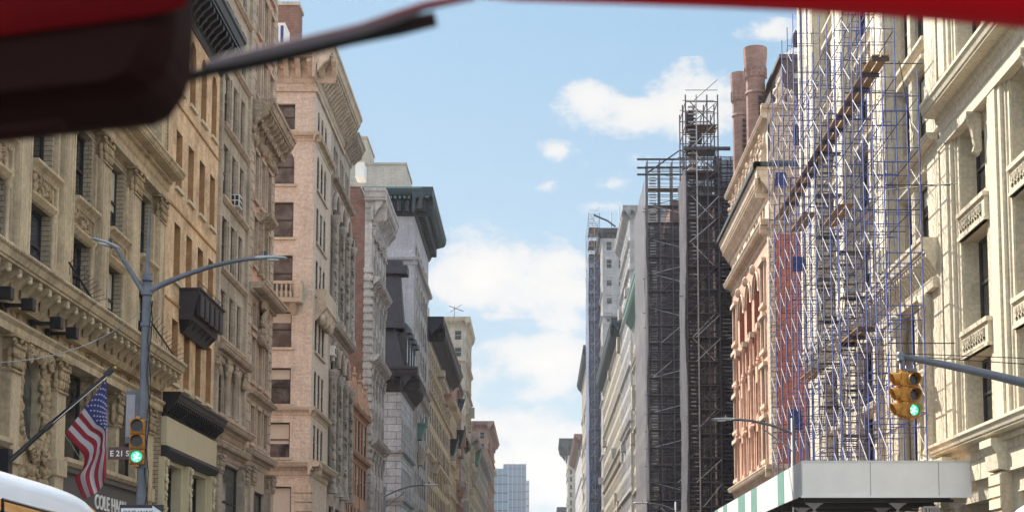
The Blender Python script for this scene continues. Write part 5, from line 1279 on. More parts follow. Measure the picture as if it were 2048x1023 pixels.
    for (px, py, Y, wpx) in ((1510, 98, 116, 46), (1479, 148, 124, 36)):
        c = PY(px, py, Y); r = wpx / 2 / 3200 * Y; m = MB(); zt = c.z
        m.lathe((c.x, Y, 33), [(r * .86, 0), (r * .86, zt - 33 - 3.6), (r * .98, zt - 33 - 3.5), (r * .86, zt - 33 - 3.3), (r * .86, zt - 33 - 2.4), (r * 1.0, zt - 33 - 2.0), (r * .92, zt - 33 - 1.8), (r * 1.05, zt - 33 - .9), (r * 1.1, zt - 33 - .3), (r * 1.1, zt - 33), (r * .8, zt - 33)], CHB, 12, False)
        for k in range(12): a_ = math.pi * 2 * k / 12; m.xbox((c.x + math.cos(a_) * r * .93 - .08, Y + math.sin(a_) * r * .93 - .08, zt - 2.3), (c.x + math.cos(a_) * r * .93 + .08, Y + math.sin(a_) * r * .93 + .08, zt - 1.5), CHB)
        for k in range(9): m.xbox((c.x + .12, Y - r * .93, zt - 4.1 - k * .42), (c.x + .55, Y - r * .84, zt - 3.85 - k * .42), FRM)
        m.build('chimney', t)
red_building()

# ---- dark netted scaffolds
def net_tower(label, x0, x1, y0, y1, top, nettop, lift=2.0, side=NETL, front=NETD, inner=3, name='netted_scaffold'):
    t = thing(name, label, 'scaffold', (x0, y0, 0)); m = MB(); rn = random.Random(int(y0))
    nx = inner; xs = [x0 + (x1 - x0) * k / nx for k in range(nx + 1)]; yy = [y0, y0 + (y1 - y0) / 2, y1]
    for x in xs:
        for y in yy: m.tube([(x, y, 0), (x, y, top)], .06, NTB if rn.random() < .75 else GAL, 4, False)
    m.build('uprights', t); m = MB(); z = 2.0
    while z < top:
        for y in yy: m.tube([(x0 - (.4 if rn.random() < .1 else 0), y, z), (x1, y, z)], .05, NTB, 4, False); m.tube([(x0, y, z + 1), (x1, y, z + 1)], .03, NTB, 4, False)
        for x in xs: m.tube([(x, y0, z), (x, y1, z)], .04, DKM, 4, False)
        m.tube([(x0 + (x1 - x0) * (k_ := rn.random()) * .5, y0 - .03, z), (min(x1, x0 + (x1 - x0) * k_ * .5 + 2.2), y0 - .03, z + 1.9)], .035, GAL if rn.random() < .3 else NTB, 4, False)
        z += lift
    m.build('ledgers', t); m = MB(); z = 2.0; k = 0
    while z < top - lift:
        m.xbox((x0 + .1, y0 + .15, z), (x1 - .1, y0 + (y1 - y0) * .45, z + .08), DKM if k % 2 else WOD)
        xa, xb = (x0 + .4, x1 - .4) if k % 2 else (x1 - .4, x0 + .4)
        m.tube([(xa, y0 + .1, z), (xb, y0 + .1, z + lift)], .04, GAL if rn.random() < .5 else DKM, 4, False)
        for q in range(6): f = q / 6; m.xbox((xs[0] + .25, y0 + .3, z + f * lift), (xs[0] + 1.0, y0 + .7, z + f * lift + .07), GAL if rn.random() < .7 else NTB)
        z += lift; k += 1
    m.build('landings', t)
    def sheet(nm, a, b, mat, seed):
        m = MB(); n = 12; rr = random.Random(seed); zz = [.0 + nettop * j / 40 for j in range(41)]; V = []; d = (Vector(b) - Vector(a)); nrm = Vector((d.y, -d.x, 0)).normalized()
        for z_ in zz:
            for k in range(n + 1): p_ = Vector(a) + d * k / n; V.append(p_ + nrm * (.10 * math.sin(k * 1.7 + z_ * .35 + seed) + rr.uniform(-.05, .05)) + Vector((0, 0, z_)))
        m.mesh(V, [(j * (n + 1) + k, j * (n + 1) + k + 1, (j + 1) * (n + 1) + k + 1, (j + 1) * (n + 1) + k) for j in range(40) for k in range(n)], mat, True); return m.build(nm, t)
    fo = .3
    sheet('front_netting', (x0, y0 + fo, 0), (x1, y0 + fo, 0), front, 1)
    sheet('rear_netting', (x0 + .2, y1 - .1, 0), (x1, y1 - .1, 0), front, 5)
    sheet('street_netting', (x0 - .12, y0, 0), (x0 - .12, y1, 0), side, 2)
    return t
t = net_tower('tall dark scaffold hoist tower rising above the netted buildings', 12.2, 14.9, 130.5, 136.0, 44.6, 38.2)
m = MB(); m.xbox((12.0, 130.2, 39.8), (15.9, 130.5, 40.05), DKM); m.xbox((12.3, 131, 42.0), (12.9, 131.5, 43.3), BLK); m.xbox((12.6, 131, 40.6), (13.6, 131.5, 41.6), BLK); m.build('hoist_boxes', t)
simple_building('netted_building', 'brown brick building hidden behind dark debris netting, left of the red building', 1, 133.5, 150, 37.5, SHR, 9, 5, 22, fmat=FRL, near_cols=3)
net_tower('low wing of dark netting between the hoist tower and the red building', 14.95, 24.0, 131.2, 132.8, 39.8, 39.6, inner=6)
t = net_tower('wide dark netted scaffold with an open pipe frame on top, farther than the hoist tower', 12.4, 21.0, 180.5, 183.5, 53.5, 46.0, inner=6)
m = MB()
for z in (51.6, 52.4, 53.4): m.tube([(11.2, 180.4, z), (21, 180.4, z)], .13, DKM, 5)
m.tube([(12.4, 180.4, 51.8), (16.2, 180.4, 54.5), (21, 180.4, 52)], .1, DKM, 5); m.build('top_rails', t)
m = MB(); n = 20
for j in range(n):
    for k in range(4):
        u0 = 183.6 + k * 5; m.poly([(12.25 + .05 * ((j + k) % 2), u0, j * 2.6), (12.25 + .05 * ((j + k + 1) % 2), u0 + 5, j * 2.6), (12.25 + .05 * ((j + k) % 2), u0 + 5, (j + 1) * 2.6), (12.25 + .05 * ((j + k + 1) % 2), u0, (j + 1) * 2.6)], NETL)
m.build('long_netting', t)
simple_building('hidden_brown_building', 'brown brick building showing above the farther dark netting', 1, 184, 204, 49.5, BRB, 12, 6, 22, near_cols=3, fmat=FRL)

# ---- far right row
t, fr, fl = simple_building('green_corniced_building', 'pale building with a long green copper cornice beyond the netting', 1, 205, 262, 50.3, FARC, 13, 14, 22, cor=(0, 3.2, 1.8, GRN), belts=(42, 12), piers=14, gm=GLF, ww=2.2, ledge=True, rough=6)
simple_building('pale_side_tower', 'pale stone building with grey side windows rising above the green cornice', 1, 270, 302, 70.5, FARG, 18, 8, 20, cor=(0, 2.2, 1.3, FARG), near_cols=2, belts=(60, 34), piers=8, gm=GLF, ww=2.0, ledge=True, rough=6)
simple_building('teal_corniced_building', 'cream building with a dark teal cornice in the far right row', 1, 303, 386, 57.0, FARC, 14, 20, 20, cor=(0, 3.4, 2.0, DGR), belts=(30,), piers=20, gm=GLF, ww=2.4, ledge=True, rough=6)
simple_building('grey_window_tower', 'tall pale grey tower with a dark flat roof edge and square side windows', 1, 389, 428, 95.5, FARG, 20, 9, 24, cor=(0, 2.4, 1.0, DKM), near_cols=2, belts=(74, 58), piers=9, gm=GLF, wh=.5, ledge=True, rough=6)
net_tower('distant narrow blue scaffold tower at the left of the right row', 12.6, 15.4, 405, 430, 104, 92, side=NETB, front=NETB, lift=3.5, inner=2)
simple_building('far_slim_building', 'distant slim building just left of the blue scaffold', 1, 496, 585, 84, FARC, 20, 20, 20, cor=(0, 3, 2, DGR), belts=(58, 70), piers=20, gm=GLF, ledge=True, rough=6)
simple_building('far_low_building', 'distant lower building left of the blue scaffold, nearest the open sky', 1, 586, 700, 66, FARG, 14, 20, 20, cor=(0, 3, 3, FARB), gm=GLF, ledge=True, rough=6)
t, fr, fl = simple_building('corner_crown_tower', 'distant tower with a dark flaring crown at the end of the right row', 1, 880, 930, 96, FARC, 20, 9, 18, cor=(0, 9, 5, DGR), near_cols=1, belts=(80, 60), gm=GLF, ww=2.4, ledge=True, rough=6)
simple_building('farthest_right_building', 'farthest low dark topped building at the right of the avenue end', 1, 1000, 1100, 66, FARG, 12, 12, 18, cor=(0, 9, 5, DKM), gm=GLF, ledge=True, rough=6)
t = thing('roof_crane', 'small boom and mast on the roof of the tall grey window tower', 'crane', (16, 395, 95.8)); m = MB()
m.tube([(18, 395, 95.6), (18, 395, 101.5)], .12, DKM, 5); m.tube([(20, 395, 95.6), (20, 395, 103)], .1, DKM, 5); m.build('masts', t); m = MB(); m.tube([(13.5, 395, 100.8), (17, 395, 99.3), (19, 395, 97.8)], .25, DKM, 5); m.build('boom', t)

# ================================================================== STREET FURNITURE
def cobra_head(parent, tip, d, L_=1.0):
    """flat street light head at tip, pointing along unit vector d"""
    d = Vector(d).normalized(); s = d.cross(Vector((0, 0, 1))).normalized(); up = Vector((0, 0, 1)); V = []; n = 10
    pr = [(-.12, .05, .06), (0, .09, .08), (.25, .17, .09), (.5, .18, .08), (.78, .13, .05), (.86, .02, .01)]
    for q, w_, h_ in pr:
        for k in range(n):
            a = 2 * math.pi * k / n; V.append(Vector(tip) + d * (q * L_) + s * (math.cos(a) * w_ * L_) + up * ((math.sin(a) if math.sin(a) > 0 else math.sin(a) * .55) * h_ * L_))
    m = MB(); m.mesh(V, [(i * n + k, i * n + (k + 1) % n, (i + 1) * n + (k + 1) % n, (i + 1) * n + k) for i in range(len(pr) - 1) for k in range(n)] + [tuple(range(n)), tuple(range(len(V) - n, len(V)))], LMP, True)
    c = Vector(tip) + d * .2 * L_ + up * .1 * L_; m.lathe(c, [(.045, 0), (.045, .08), (.02, .1)], DKM, 8)
    h = m.build('lamp_head', parent); m = MB(); c = Vector(tip) + d * .42 * L_ - up * .035 * L_
    m.mesh([c + d * (math.cos(a) * .2) * L_ + s * math.sin(a) * .11 * L_ - up * q for q in (0, .03) for a in [2 * math.pi * k / 10 for k in range(10)]], [tuple(range(10, 20))] + [(k, (k + 1) % 10, 10 + (k + 1) % 10, 10 + k) for k in range(10)], WHT, True); m.build('lens', h)

# --- near left lamp pole with two arms
LY = PX(295, 600, -9.3).y
def left_pole():
    b = PX(288, 800, -9.3); Yp = b.y; X = -9.3
    t = thing('street_lamp', 'grey twin-arm street lamp pole carrying the traffic light by the flag', 'street lamp', (X, Yp, .15))
    zj = PY(297, 578, Yp).z; zt = PY(303, 422, Yp).z
    m = MB(); m.tube([(X, Yp, .15), (X, Yp, 1.0), (X, Yp, zj - .7), (X, Yp, zj + .35)], [.17, .13, .105, .10], POL, 12); m.lathe((X, Yp, .15), [(.3, 0), (.3, .5), (.22, .8), (.16, 1.1)], POL, 12)
    m.tube([(X, Yp, zj + .35), (X, Yp, zj + .6), (X, Yp, zt)], [.08, .05, .02], POL, 8)
    for z in (zj - .15, zj + .2, zj - .9): m.lathe((X, Yp, z), [(.135, 0), (.135, .1)], POL, 12)
    m.build('pole', t)
    tip = PY(232, 494, Yp - .0) ; tipL = Vector((tip.x, Yp, tip.z)); j = Vector((X - .08, Yp, zj - .05))
    def arc(a, b_, c_): return [a * (1 - s) ** 2 + b_ * 2 * s * (1 - s) + c_ * s * s for s in [k / 12 for k in range(13)]]
    m = MB(); mid = PY(262, 545, Yp); m.tube(arc(j, Vector((mid.x, Yp, mid.z)) , tipL), [.075 - .003 * k for k in range(13)], POL, 8); m.build('arm', t)
    cobra_head(t, tipL, (-.80, -.55, .22), .72)
    tr = PY(518, 516, Yp); mr = PY(420, 522, Yp); jr = Vector((X + .08, Yp, zj - .02)); m = MB(); m.tube(arc(jr, Vector((mr.x, Yp, mr.z)), Vector((tr.x, Yp, tr.z))), [.075 - .003 * k for k in range(13)], POL, 8); m.build('arm', t)
    cobra_head(t, (tr.x, Yp, tr.z), (1, 0, .0), .78)
    m = MB(); rn = random.Random(2)
    for s in (0, 1): m.tube([(X + .13 + .05 * math.sin(k * 1.3 + s * 2), Yp - .12, zj - .3 - k * .45) for k in range(12)], .012, RUB, 4)
    m.build('cable', t)
    return Yp
LY = left_pole()

def signal_head(t, c, face, mats=(YEO, YEL), s=1.0, lit=True, name='signal_head'):
    """three-lamp head centred at c facing horizontal unit vector face"""
    f = Vector(face).normalized(); r = f.cross(Vector((0, 0, 1))).normalized(); up = Vector((0, 0, 1)); c = Vector(c)
    fr = Fr(c, r, f); Hh = .175 * s
    m = MB(); bd = Fr(c, r, f)
    for k in (-1, 0, 1):
        v = k * .355 * s
        m.box(bd, -.172 * s, .172 * s, v - Hh, v + Hh - .008, -.14 * s, .02, mats[1]); m.box(bd, -.15 * s, .15 * s, v - Hh + .02, v + Hh - .03, .018, .05 * s, mats[0])
    m.box(bd, -.05, .05, .53 * s, .60 * s, -.1, 0, mats[1]); m.box(bd, -.06, .06, -.59 * s, -.53 * s, -.11, 0, mats[1])
    h = m.build(name, t, bevel=.012)
    for k in (1, 0, -1):
        v = k * .355 * s; V = []; n = 16; R_ = .145 * s; L_ = .26 * s     # tunnel visor, open below at the front
        for q, d_ in enumerate((.03, .1, .2, L_)):
            for i in range(n + 1):
                a = R(-62) + (R(304)) * i / n; cut = 1 if q < 3 else (1 - .45 * (1 - math.sin(a)) / 2)
                V.append(fr.p(math.cos(a) * R_, v + math.sin(a) * R_, d_ * cut if q == 3 else min(d_, L_ * (1 - .45 * (1 - math.sin(a)) / 2))))
        m = MB(); m.mesh(V, [(q * (n + 1) + i, q * (n + 1) + i + 1, (q + 1) * (n + 1) + i + 1, (q + 1) * (n + 1) + i) for q in range(3) for i in range(n)], mats[1], True)
        vo = m.build('visor', h); so = vo.modifiers.new('solid', 'SOLIDIFY'); so.thickness = .008
        m = MB(); mt = (GRE if lit and k == -1 else LENS); m.poly([fr.p(math.cos(2 * math.pi * i / 20) * R_ * .9, v + math.sin(2 * math.pi * i / 20) * R_ * .9, .056) for i in range(20)], mt)
        if lit and k == -1:
            for (du, dv, rr) in ((-.03, .05, .035), (.05, .03, .03), (.0, -.02, .04), (-.07, -.03, .025), (.05, -.06, .03), (0, .09, .02), (-.02, -.09, .02)):
                m.poly([fr.p(du * s + math.cos(2 * math.pi * i / 10) * rr * s, v + dv * s + math.sin(2 * math.pi * i / 10) * rr * s, .0575) for i in range(10)], GREW)
        m.build('lamp', h)
    return h
c = PY(274, 882, LY - .25); t = thing('traffic_light', 'worn yellow traffic light showing green, on the pole beside the flag', 'traffic light', c)
signal_head(t, (c.x, c.y, c.z), (.15, -1, 0), (YEO, YEO)); m = MB(); m.xbox((c.x - .05, c.y + .12, c.z + .5), (c.x + .2, c.y + .3, c.z + .56), POL); m.xbox((c.x - .05, c.y + .12, c.z - .6), (c.x + .2, c.y + .3, c.z - .54), POL); m.build('bracket', t)
a = PY(256, 782, LY + .3); b = PY(281, 950, LY + .3)
t = thing('control_box', 'tall grey-blue metal box strapped behind the left traffic light', 'control box', (a.x, a.y, b.z)); m = MB(); m.xbox((a.x, LY + .12, PY(256, 885, LY).z), (b.x + .02, LY + .42, a.z), POL); m.build('casing', t, bevel=.02)
m = MB(); m.xbox((a.x + .02, LY + .105, a.z - 1.1), (b.x - .12, LY + .119, a.z - .1), SLG); m.build('door', t)
# street name sign and one way sign
a = PY(217, 893, LY - .12); b = PY(268, 918, LY - .12)
t = thing('street_name_sign', 'brown street name sign reading E 21 ST left of the traffic light', 'sign', (b.x, a.y, b.z)); m = MB(); m.xbox((a.x, LY - .13, b.z), (b.x + .08, LY - .11, a.z), SGNB); m.build('blade', t, bevel=.004)
glyph_text(t, 'E 21 ST', NF(LY - .13), a.x + .05, b.z + .08, .004, .135, LETW, 'letters', width=.55, depth=.006)
a = PY(240, 1008, LY - .22); b = PY(327, 1040, LY - .22)
t = thing('one_way_sign', 'black ONE WAY sign with a white arrow pointing right, bottom of the lamp pole', 'sign', (a.x, a.y, b.z)); m = MB(); m.xbox((a.x, LY - .24, b.z), (b.x, LY - .22, a.z), SGNK); m.build('plate', t, bevel=.004)
z0 = b.z; hh = a.z - b.z; m = MB(); q = LY - .2445; x0, x1 = a.x + .03, b.x - .02
m.poly([(x0, q, z0 + hh * .22), (x1 - .24, q, z0 + hh * .22), (x1 - .24, q, z0 + hh * .06), (x1, q, z0 + hh * .5), (x1 - .24, q, z0 + hh * .94), (x1 - .24, q, z0 + hh * .78), (x0, q, z0 + hh * .78)], SGNW); m.build('arrow', t)
glyph_text(t, 'ONE WAY', NF(q - .002), x0 + .05, z0 + hh * .36, .004, hh * .28, SGNK, 'letters', width=(x1 - x0) * .72, depth=.004)

# --- right mast arm and two heads
SY = 37.0
tip = PY(1803, 712, SY); e = PY(2048, 756, SY)
t = thing('signal_mast', 'grey mast arm reaching in from the right above the two yellow traffic lights', 'mast arm', (12.9, SY, .15)); dx = 12.9 - tip.x; slope = (e.z - tip.z) / (e.x - tip.x)
m = MB(); m.tube([(tip.x + dx * k / 10, SY, tip.z + slope * dx * k / 10 - .25 * (k / 10) ** 2) for k in range(11)], [.075 + .006 * k for k in range(11)], POL, 10); m.lathe((tip.x - .02, SY, tip.z - .1), [(.09, 0), (.1, .1), (.09, .2)], POL, 10); m.build('arm', t)
m = MB(); m.tube([(12.9, SY, .15), (12.9, SY, 6.6)], [.16, .11], POL, 12); m.build('pole', t)
m = MB(); m.tube([PY(1800, 706, SY), PY(2060, 716, SY - .2)], .01, RUB, 4); m.tube([PY(1640, 700, 60), PY(2060, 728, SY)], .012, RUB, 4); m.build('cable', t)
c1 = PY(1824, 789, SY - .05); t1 = thing('traffic_light', 'bright yellow traffic light facing the camera with its green lamp lit, under the mast arm', 'traffic light', c1)
signal_head(t1, (c1.x, SY - .05, c1.z), (.22, -1, 0), (YEO, YEL)); m = MB(); m.tube([(c1.x - .1, SY, c1.z + .58), (c1.x - .1, SY, tip.z)], .03, POL, 6); m.tube([(c1.x + .08, SY, c1.z + .6), (c1.x + .08, SY, tip.z - .2)], .02, DKM, 6); m.xbox((c1.x - .2, SY - .1, c1.z + .56), (c1.x + .12, SY + .05, c1.z + .62), POL); m.build('bracket', t1)
c2 = PY(1803, 787, SY - .02); t2 = thing('traffic_light', 'yellow traffic light seen side-on with its visors pointing left, beside the lit one', 'traffic light', c2)
signal_head(t2, (c2.x + .0, SY + .04, c2.z), (-1, -.12, 0), (YEL, YEL), lit=False); m = MB(); m.tube([(c2.x, SY, c2.z + .58), (c2.x, SY, tip.z)], .03, POL, 6); m.build('bracket', t2)

def small_lamp(label, px_pole, py_top, px_tip, py_tip, X, w=.9):
    p = PX(px_pole, py_top, X); t = thing('street_lamp', label, 'street lamp', (X, p.y, .15)); tp = PY(px_tip, py_tip, p.y); m = MB(); m.tube([(X, p.y, .15), (X, p.y, p.z + .6)], [.13, .08], POL, 8); m.build('pole', t)
    sx = 1 if tp.x > X else -1; mid = Vector(((X + tp.x) / 2, p.y, max(p.z, tp.z) - .1 + abs(tp.z - p.z) * .2)); m = MB(); A = Vector((X, p.y, p.z)); m.tube([A * (1 - s) ** 2 + mid * 2 * s * (1 - s) + tp * s * s for s in [k / 8 for k in range(9)]], .055, POL, 6)
    if abs(tp.x - X) > 2: m.tube([(X, p.y, p.z - .7), tuple(A * .5 + tp * .5 - Vector((0, 0, .05)))], .03, POL, 5)
    m.build('arm', t); cobra_head(t, tp, (sx, 0, 0), w)
small_lamp('street lamp in front of the scaffold, arm reaching left over the road', 1586, 866, 1462, 838, 9.8)
small_lamp('distant left street lamp with its arm over the road, below the white building', 769, 992, 852, 969, -9.4)
small_lamp('distant right street lamp low in front of the dark netting', 1352, 1020, 1290, 1005, 9.2, 1.0)

# --- flag and its pole
def flag():
    A = PX(18, 922, -14.7); Yf = A.y; B = PY(222, 740, Yf)
    t = thing('flagpole', 'long black flagpole slanting out from the carved stone front', 'flagpole', A); m = MB()
    m.tube([A, A + (B - A) * .5, B], [.075, .06, .04], BLK, 8); m.tube([A + (B - A) * .35, A + (B - A) * .42], .085, BLK, 8); m.build('pole', t)
    m = MB(); m.xbox((XL - .2, Yf - .22, A.z - .35), (XL + .35, Yf + .15, A.z + .35), BLK); m.build('bracket', t)
    m = MB(); m.tube([B - (B - A) * .06, B + (B - A) * .02], .09, BLK, 8); m.blob(NF(Yf), B.x + .1, B.z + .06, 0, .07, .07, .07, plain('brass_finial', (.5, .35, .12), .35, .8)); m.build('finial', t)
    m = MB(); m.tube([PY(128, 866, Yf), PY(160, 915, Yf + .1)], .008, LETW, 4); m.tube([PY(20, 918, Yf), PY(215, 752, Yf - .1)], .01, LETW, 4); m.build('halyard', t)
    f = thing('flag', 'american flag of red and white stripes hanging folded from the slanting flagpole', 'flag', PY(213, 757, Yf))
    # control curves in picture units: (x, y, depth offset); s 0 = canton edge, 1 = lowest stripe
    K = {0: [(213, 756, 0), (213.5, 800, 0), (214, 850, -.02), (213, 900, .05), (213, 940, 0), (210, 962, .05)],
         .5: [(172, 811, 0), (190, 838, -.06), (206, 866, -.10), (196, 905, -.05), (184, 948, 0), (192, 985, .03)],
         1: [(130, 866, 0), (148, 886, .0), (168, 912, .10), (164, 940, .12), (151, 955, .05), (166, 996, .0)]}
    nt_, ns_ = 60, 65
    def cur(P_, t_):
        n = len(P_) - 1; x = t_ * n; i = min(int(x), n - 1); u = x - i; p0, p1, p2, p3 = P_[max(i - 1, 0)], P_[i], P_[i + 1], P_[min(i + 2, n)]
        return [.5 * (2 * b_ + (c_ - a_) * u + (2 * a_ - 5 * b_ + 4 * c_ - d_) * u * u + (3 * b_ - a_ - 3 * c_ + d_) * u ** 3) for a_, b_, c_, d_ in zip(p0, p1, p2, p3)]
    V = []; RD = plain('flag_red', (.30, .010, .022), .75, var=.15); WH = plain('flag_white', (.52, .49, .52), .75, var=.08); NV = plain('flag_navy', (.03, .035, .17), .75, var=.15)
    def pt(s, t_):
        g_ = .46 * min(1, max(0, (t_ - .25) / .35)); s = max(0.0, (s - g_) / (1 - g_)) if s < 1 else 1.0
        a_, b_, c_ = cur(K[0], t_), cur(K[.5], t_), cur(K[1], t_)
        q = [a_[i] * (1 - s) * (1 - 2 * s) + b_[i] * 4 * s * (1 - s) + c_[i] * s * (2 * s - 1) for i in range(3)]
        wv = .05 * math.sin(s * 9 + t_ * 5) * min(1, t_ * 3) + .03 * math.sin(s * 21 + t_ * 3) * t_
        return PY(q[0], q[1], Yf + q[2] - .12 + wv)
    for i in range(ns_ + 1):
        for j in range(nt_ + 1): V.append(pt(i / ns_, j / nt_))
    m = MB()
    mi = {}
    fs = {RD: [], WH: [], NV: []}
    for i in range(ns_):
        for j in range(nt_):
            st = int(i / ns_ * 13); mt = RD if st % 2 == 0 else WH
            if st < 7 and j < nt_ * .40: mt = NV
            fs[mt].append((i * (nt_ + 1) + j, (i + 1) * (nt_ + 1) + j, (i + 1) * (nt_ + 1) + j + 1, i * (nt_ + 1) + j + 1))
    m.v = [tuple(v) for v in V]
    for mt, ff in fs.items():
        k = m.mi(mt)
        for x in ff: m.f.append(x); m.m.append(k); m.sm.append(True)
    cl = m.build('cloth', f); so = cl.modifiers.new('solid', 'SOLIDIFY'); so.thickness = .006
    m = MB()
    for r in range(9):
        for q in range(6 if r % 2 == 0 else 5):
            s = (r + .8) / 10 * 7 / 13; t_ = (q + (.5 if r % 2 == 0 else 1.0)) / 6 * .40
            c_ = pt(s, t_); rr = .038; P_ = []
            for k in range(10):
                a_ = math.pi / 2 + k * math.pi / 5; R2 = rr if k % 2 == 0 else rr * .42; P_.append(c_ + Vector((math.cos(a_) * R2, -.012, math.sin(a_) * R2)))
            m.mesh([c_ + Vector((0, -.014, 0))] + P_, [(0, 1 + k, 1 + (k + 1) % 10) for k in range(10)], WH)
    m.build('stars', f)
flag()
t = thing('overhead_wire', 'thin pale wire sagging from the left edge to the lamp pole', 'wire', PX(120, 718, -11)); A, B = PX(-60, 724, -12), PY(283, 622, LY); C_ = PX(150, 730, -11.5); m = MB()
m.tube([A * (1 - s) ** 2 + C_ * 2 * s * (1 - s) + B * s * s for s in [k / 24 for k in range(25)]], .011, LMP, 4); m.build('wire', t)
# window air conditioner on the arched-window building
p = PX(664, 702, XL + .1); t = thing('air_conditioner', 'pale air conditioner low on the arched-window grey building', 'air conditioner', p); m = MB(); m.box(LF, p.y - .5, p.y + .6, p.z - .35, p.z + .35, -.5, .35, WHT); m.build('casing', t, bevel=.02); m = MB(); m.box(LF, p.y - .3, p.y + .4, p.z - .22, p.z + .22, .35, .36, FRM); m.build('grille', t)

# ================================================================== CARS
def taxi():
    X1 = -1.87; Wd = 1.75
    t = thing('taxi', 'yellow taxi van with a sky highlight painted on its roof edge at the bottom left', 'taxi', (X1 - Wd / 2, 6.0, 0))
    st = [(2.6, 1.10, 1.30), (2.75, 1.80, 1.60), (3.1, 2.0, 1.72), (3.8, 2.06, 1.75), (4.8, 2.07, 1.75), (5.6, 2.07, 1.75), (6.2, 2.065, 1.75), (6.8, 2.06, 1.74), (7.2, 2.05, 1.73), (7.6, 1.97, 1.72), (7.95, 1.6, 1.74), (8.0, 1.12, 1.76), (8.6, 1.02, 1.72), (8.9, .85, 1.6), (9.0, .6, 1.5)]
    belt = 1.05; m = MB(); V = []; xc = X1 - Wd / 2; rows = []
    for y, z, w_ in st:
        h_ = w_ / 2; g = max(z - belt, .02); hb = h_ + .02
        pts = [(hb - .02, .30), (hb, .6), (hb, min(belt, z - .05)), (h_ - .02 - .05 * g, min(belt, z - .05) + .02 + g * .5) if g > .1 else (h_ - .02, z - .04), (h_ - .10 * g - .02, z - .10 if g > .2 else z - .03), (h_ - .10 * g - .08, z - .025 if g > .2 else z - .012), (h_ - .10 * g - .22, z - .002), (0, z + .015)]
        rows.append([(xc + a_, y, b_) for a_, b_ in pts] + [(xc - a_, y, b_) for a_, b_ in pts[-2::-1]])
    n = len(rows[0]); V = [p_ for r in rows for p_ in r]; body = []; roof = []
    for i in range(len(rows) - 1):
        for k in range(n - 1):
            q = (i * n + k, i * n + k + 1, (i + 1) * n + k + 1, (i + 1) * n + k); (roof if k in (4, 5, 6, 7, 8, 9) and 1 < i < 8 else body).append(q)
    m.mesh(V, body + [tuple(range(n)), tuple(range(len(V) - n, len(V)))], TAXI, True); kk = m.mi(SKYHL)
    for q in roof: m.f.append(q); m.m.append(kk); m.sm.append(True)
    bo = m.build('body', t); ss = bo.modifiers.new('sub', 'SUBSURF'); ss.levels = 2; ss.render_levels = 2
    for sd in (0, 1):
        m = MB(); sx = X1 + .006 if sd == 0 else X1 - Wd - .006; s = -1 if sd == 0 else 1
        for a_, b_ in ((3.3, 4.7), (4.85, 6.25), (6.4, 7.15)):
            zt = 1.86; m.poly([(sx + s * .0, a_, 1.10), (sx + s * 0, b_, 1.10), (sx + s * .062, b_ - (.15 if b_ > 7 else 0), zt if b_ < 7 else 1.7), (sx + s * .062, a_, zt)], GLW)
        m.build('side_window', t)
    m = MB(); m.poly([(X1 - .12, 7.62, 1.90), (X1 - Wd + .12, 7.62, 1.90), (X1 - Wd + .05, 8.02, 1.30), (X1 - .05, 8.02, 1.30)], GLD); m.build('windscreen', t)
    m = MB(); m.tube([(X1 - .055, 5.72, 1.90), (X1 - .058, 6.9, 1.875)], .006, RUB, 4); m.tube([(X1 - .055, 5.72, 1.90), (X1 - .006, 5.72, 1.1), (X1 - .006, 5.72, .5)], .006, RUB, 4); m.build('door_seam', t)
    for y in (3.7, 7.9):
        for x in (X1 - .12, X1 - Wd + .12):
            w = thing('wheel', None, None, (0, 0, 0)); w.parent = t; w.location = Vector((x, y, .32)) - wloc(t); s = 1 if x > xc else -1
            for nm, mt, pr in (('tyre', RUB, [(.20, -.1), (.30, -.11), (.325, -.08), (.325, .08), (.30, .11), (.20, .1)]), ('rim', LMP, [(.02, .07 * 1), (.10, .06), (.20, .09), (.20, -.09), (.02, -.08)])):
                V = []; nn_ = 20
                for r_, q in pr:
                    for k in range(nn_): a_ = 2 * math.pi * k / nn_; V.append(Vector((x + q * s, y + math.cos(a_) * r_, .32 + math.sin(a_) * r_)))
                mm = MB(); mm.mesh(V, [(i * nn_ + k, i * nn_ + (k + 1) % nn_, (i + 1) * nn_ + (k + 1) % nn_, (i + 1) * nn_ + k) for i in range(len(pr) - 1) for k in range(nn_)], mt, True); mm.build(nm, w)
    for x in (X1 - .3, X1 - Wd + .3): m = MB(); m.lathe((x, 8.93, .72), [(.12, -.08), (.14, 0), (.12, .08)], WHT, 10); m.build('headlight', t)
taxi()

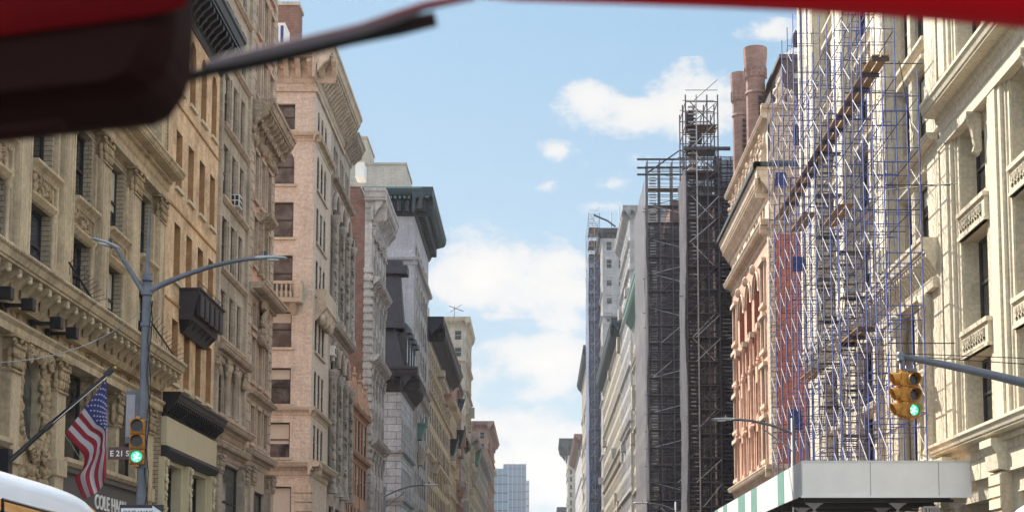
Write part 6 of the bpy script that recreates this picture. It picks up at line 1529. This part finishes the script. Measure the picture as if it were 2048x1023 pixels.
def camera_car():
    """red windscreen surround the picture is taken through: header, mirror and wiper, out of focus"""
    t = thing('red_car', 'red car windscreen header, dark mirror and wiper, blurred close to the camera', 'car', (0, .6, .9))
    D = .62
    def loft(path, prof_, mat, name, smooth=True):
        m = MB(); n = len(prof_); V = []
        for (p_, sc) in path:
            for (dy, dz) in prof_: V.append(Vector(p_) + Vector((0, dy * sc, dz * sc)))
        m.mesh(V, [(i * n + k, i * n + (k + 1) % n, (i + 1) * n + (k + 1) % n, (i + 1) * n + k) for i in range(len(path) - 1) for k in range(n)] + [tuple(range(n)), tuple(range(len(V) - n, len(V)))], mat, smooth); return m.build(name, t)
    pr = [(math.cos(a) * .022, math.sin(a) * .020 + .020) for a in [2 * math.pi * k / 14 for k in range(14)]]
    edge = [(-600, -95), (-200, -70), (300, -45), (700, -34), (940, -14), (1030, -4), (1250, 3), (1450, 10), (1600, 17), (1800, 30), (2048, 50), (2300, 78), (2700, 140)]
    loft([(PY(x, y, D), 1.0) for x, y in edge], pr, REDP, 'windscreen_header')
    # mirror: rounded housing
    out = [(-420, -140), (-460, 60), (-420, 275), (-200, 277), (0, 263), (130, 249), (230, 238), (300, 231), (335, 215), (360, 180), (374, 140), (379, 90), (380, 20), (378, -60), (360, -130), (300, -160)]
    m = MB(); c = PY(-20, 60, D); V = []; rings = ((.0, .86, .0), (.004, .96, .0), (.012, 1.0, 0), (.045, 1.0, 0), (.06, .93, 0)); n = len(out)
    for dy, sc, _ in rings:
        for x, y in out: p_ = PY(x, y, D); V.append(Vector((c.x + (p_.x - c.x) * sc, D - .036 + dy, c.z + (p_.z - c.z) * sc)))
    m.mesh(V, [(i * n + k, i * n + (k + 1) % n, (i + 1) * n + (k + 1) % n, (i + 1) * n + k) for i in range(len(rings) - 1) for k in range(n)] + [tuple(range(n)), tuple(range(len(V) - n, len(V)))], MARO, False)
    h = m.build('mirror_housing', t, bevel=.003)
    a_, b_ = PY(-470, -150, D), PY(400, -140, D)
    m = MB(); V = []       # red sheet over the housing top, its light put into the colour
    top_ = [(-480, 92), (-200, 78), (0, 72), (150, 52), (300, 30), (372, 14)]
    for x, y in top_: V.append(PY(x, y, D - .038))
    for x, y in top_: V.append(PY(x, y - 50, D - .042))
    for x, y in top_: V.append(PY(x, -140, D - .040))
    k = len(top_); m.mesh(V, [(r * k + i, r * k + i + 1, (r + 1) * k + i + 1, (r + 1) * k + i) for r in range(2) for i in range(k - 1)], REDD, True); m.build('lit_top_sheet', h)
    m = MB(); m.tube([PY(x, y, D - .05) for x, y in ((-420, 283), (-200, 280), (0, 264), (125, 250))], .0016, MARO, 8); m.build('trim_strip', h)
    # wiper: stalk, arm and blade
    w = thing('wiper', None, None, (0, 0, 0)); w.parent = t; w.location = (0, 0, 0); Dw = .66
    m = MB(); m.tube([PY(340, 162, Dw), PY(390, 150, Dw), PY(440, 138, Dw)], [.003, .0026, .0025], RUB, 8); m.build('stalk', w)
    m = MB(); P_ = [(412, 136, .0030), (450, 130, .0046), (560, 106, .0046), (700, 72, .0044), (800, 54, .0040), (872, 38, .0034)]
    m.tube([PY(x, y, Dw) for x, y, r in P_], [r for x, y, r in P_], RUB, 8); m.build('blade', w)
    m = MB(); P_ = [(415, 128, .0016), (480, 114, .0024), (600, 86, .0026), (720, 58, .0026), (790, 34, .0028), (850, 12, .0022), (950, -8, .002)]
    m.tube([PY(x, y, Dw - .006) for x, y, r in P_], [r for x, y, r in P_], SLG, 8); m.build('arm', w)  # grey arm laid along the blade, its paleness standing for a highlight
camera_car()

# ================================================================== AIR
m = MB(); m.xbox((-950, -550, -1), (950, 2450, 170), None)
hz = bpy.data.materials.new('haze'); hz.use_nodes = True; nt = hz.node_tree; nt.nodes.clear(); o_ = nt.nodes.new('ShaderNodeOutputMaterial'); v_ = nt.nodes.new('ShaderNodeVolumePrincipled')
v_.inputs['Color'].default_value = (.92, .95, 1, 1); v_.inputs['Density'].default_value = .00011; v_.inputs['Anisotropy'].default_value = .3; nt.links.new(v_.outputs[0], o_.inputs['Volume'])
m.ms = [hz]; hb = m.build('haze', kind='stuff')
import bmesh
bm = bmesh.new(); bm.from_mesh(hb.data); bmesh.ops.recalc_face_normals(bm, faces=bm.faces); bm.to_mesh(hb.data); bm.free()
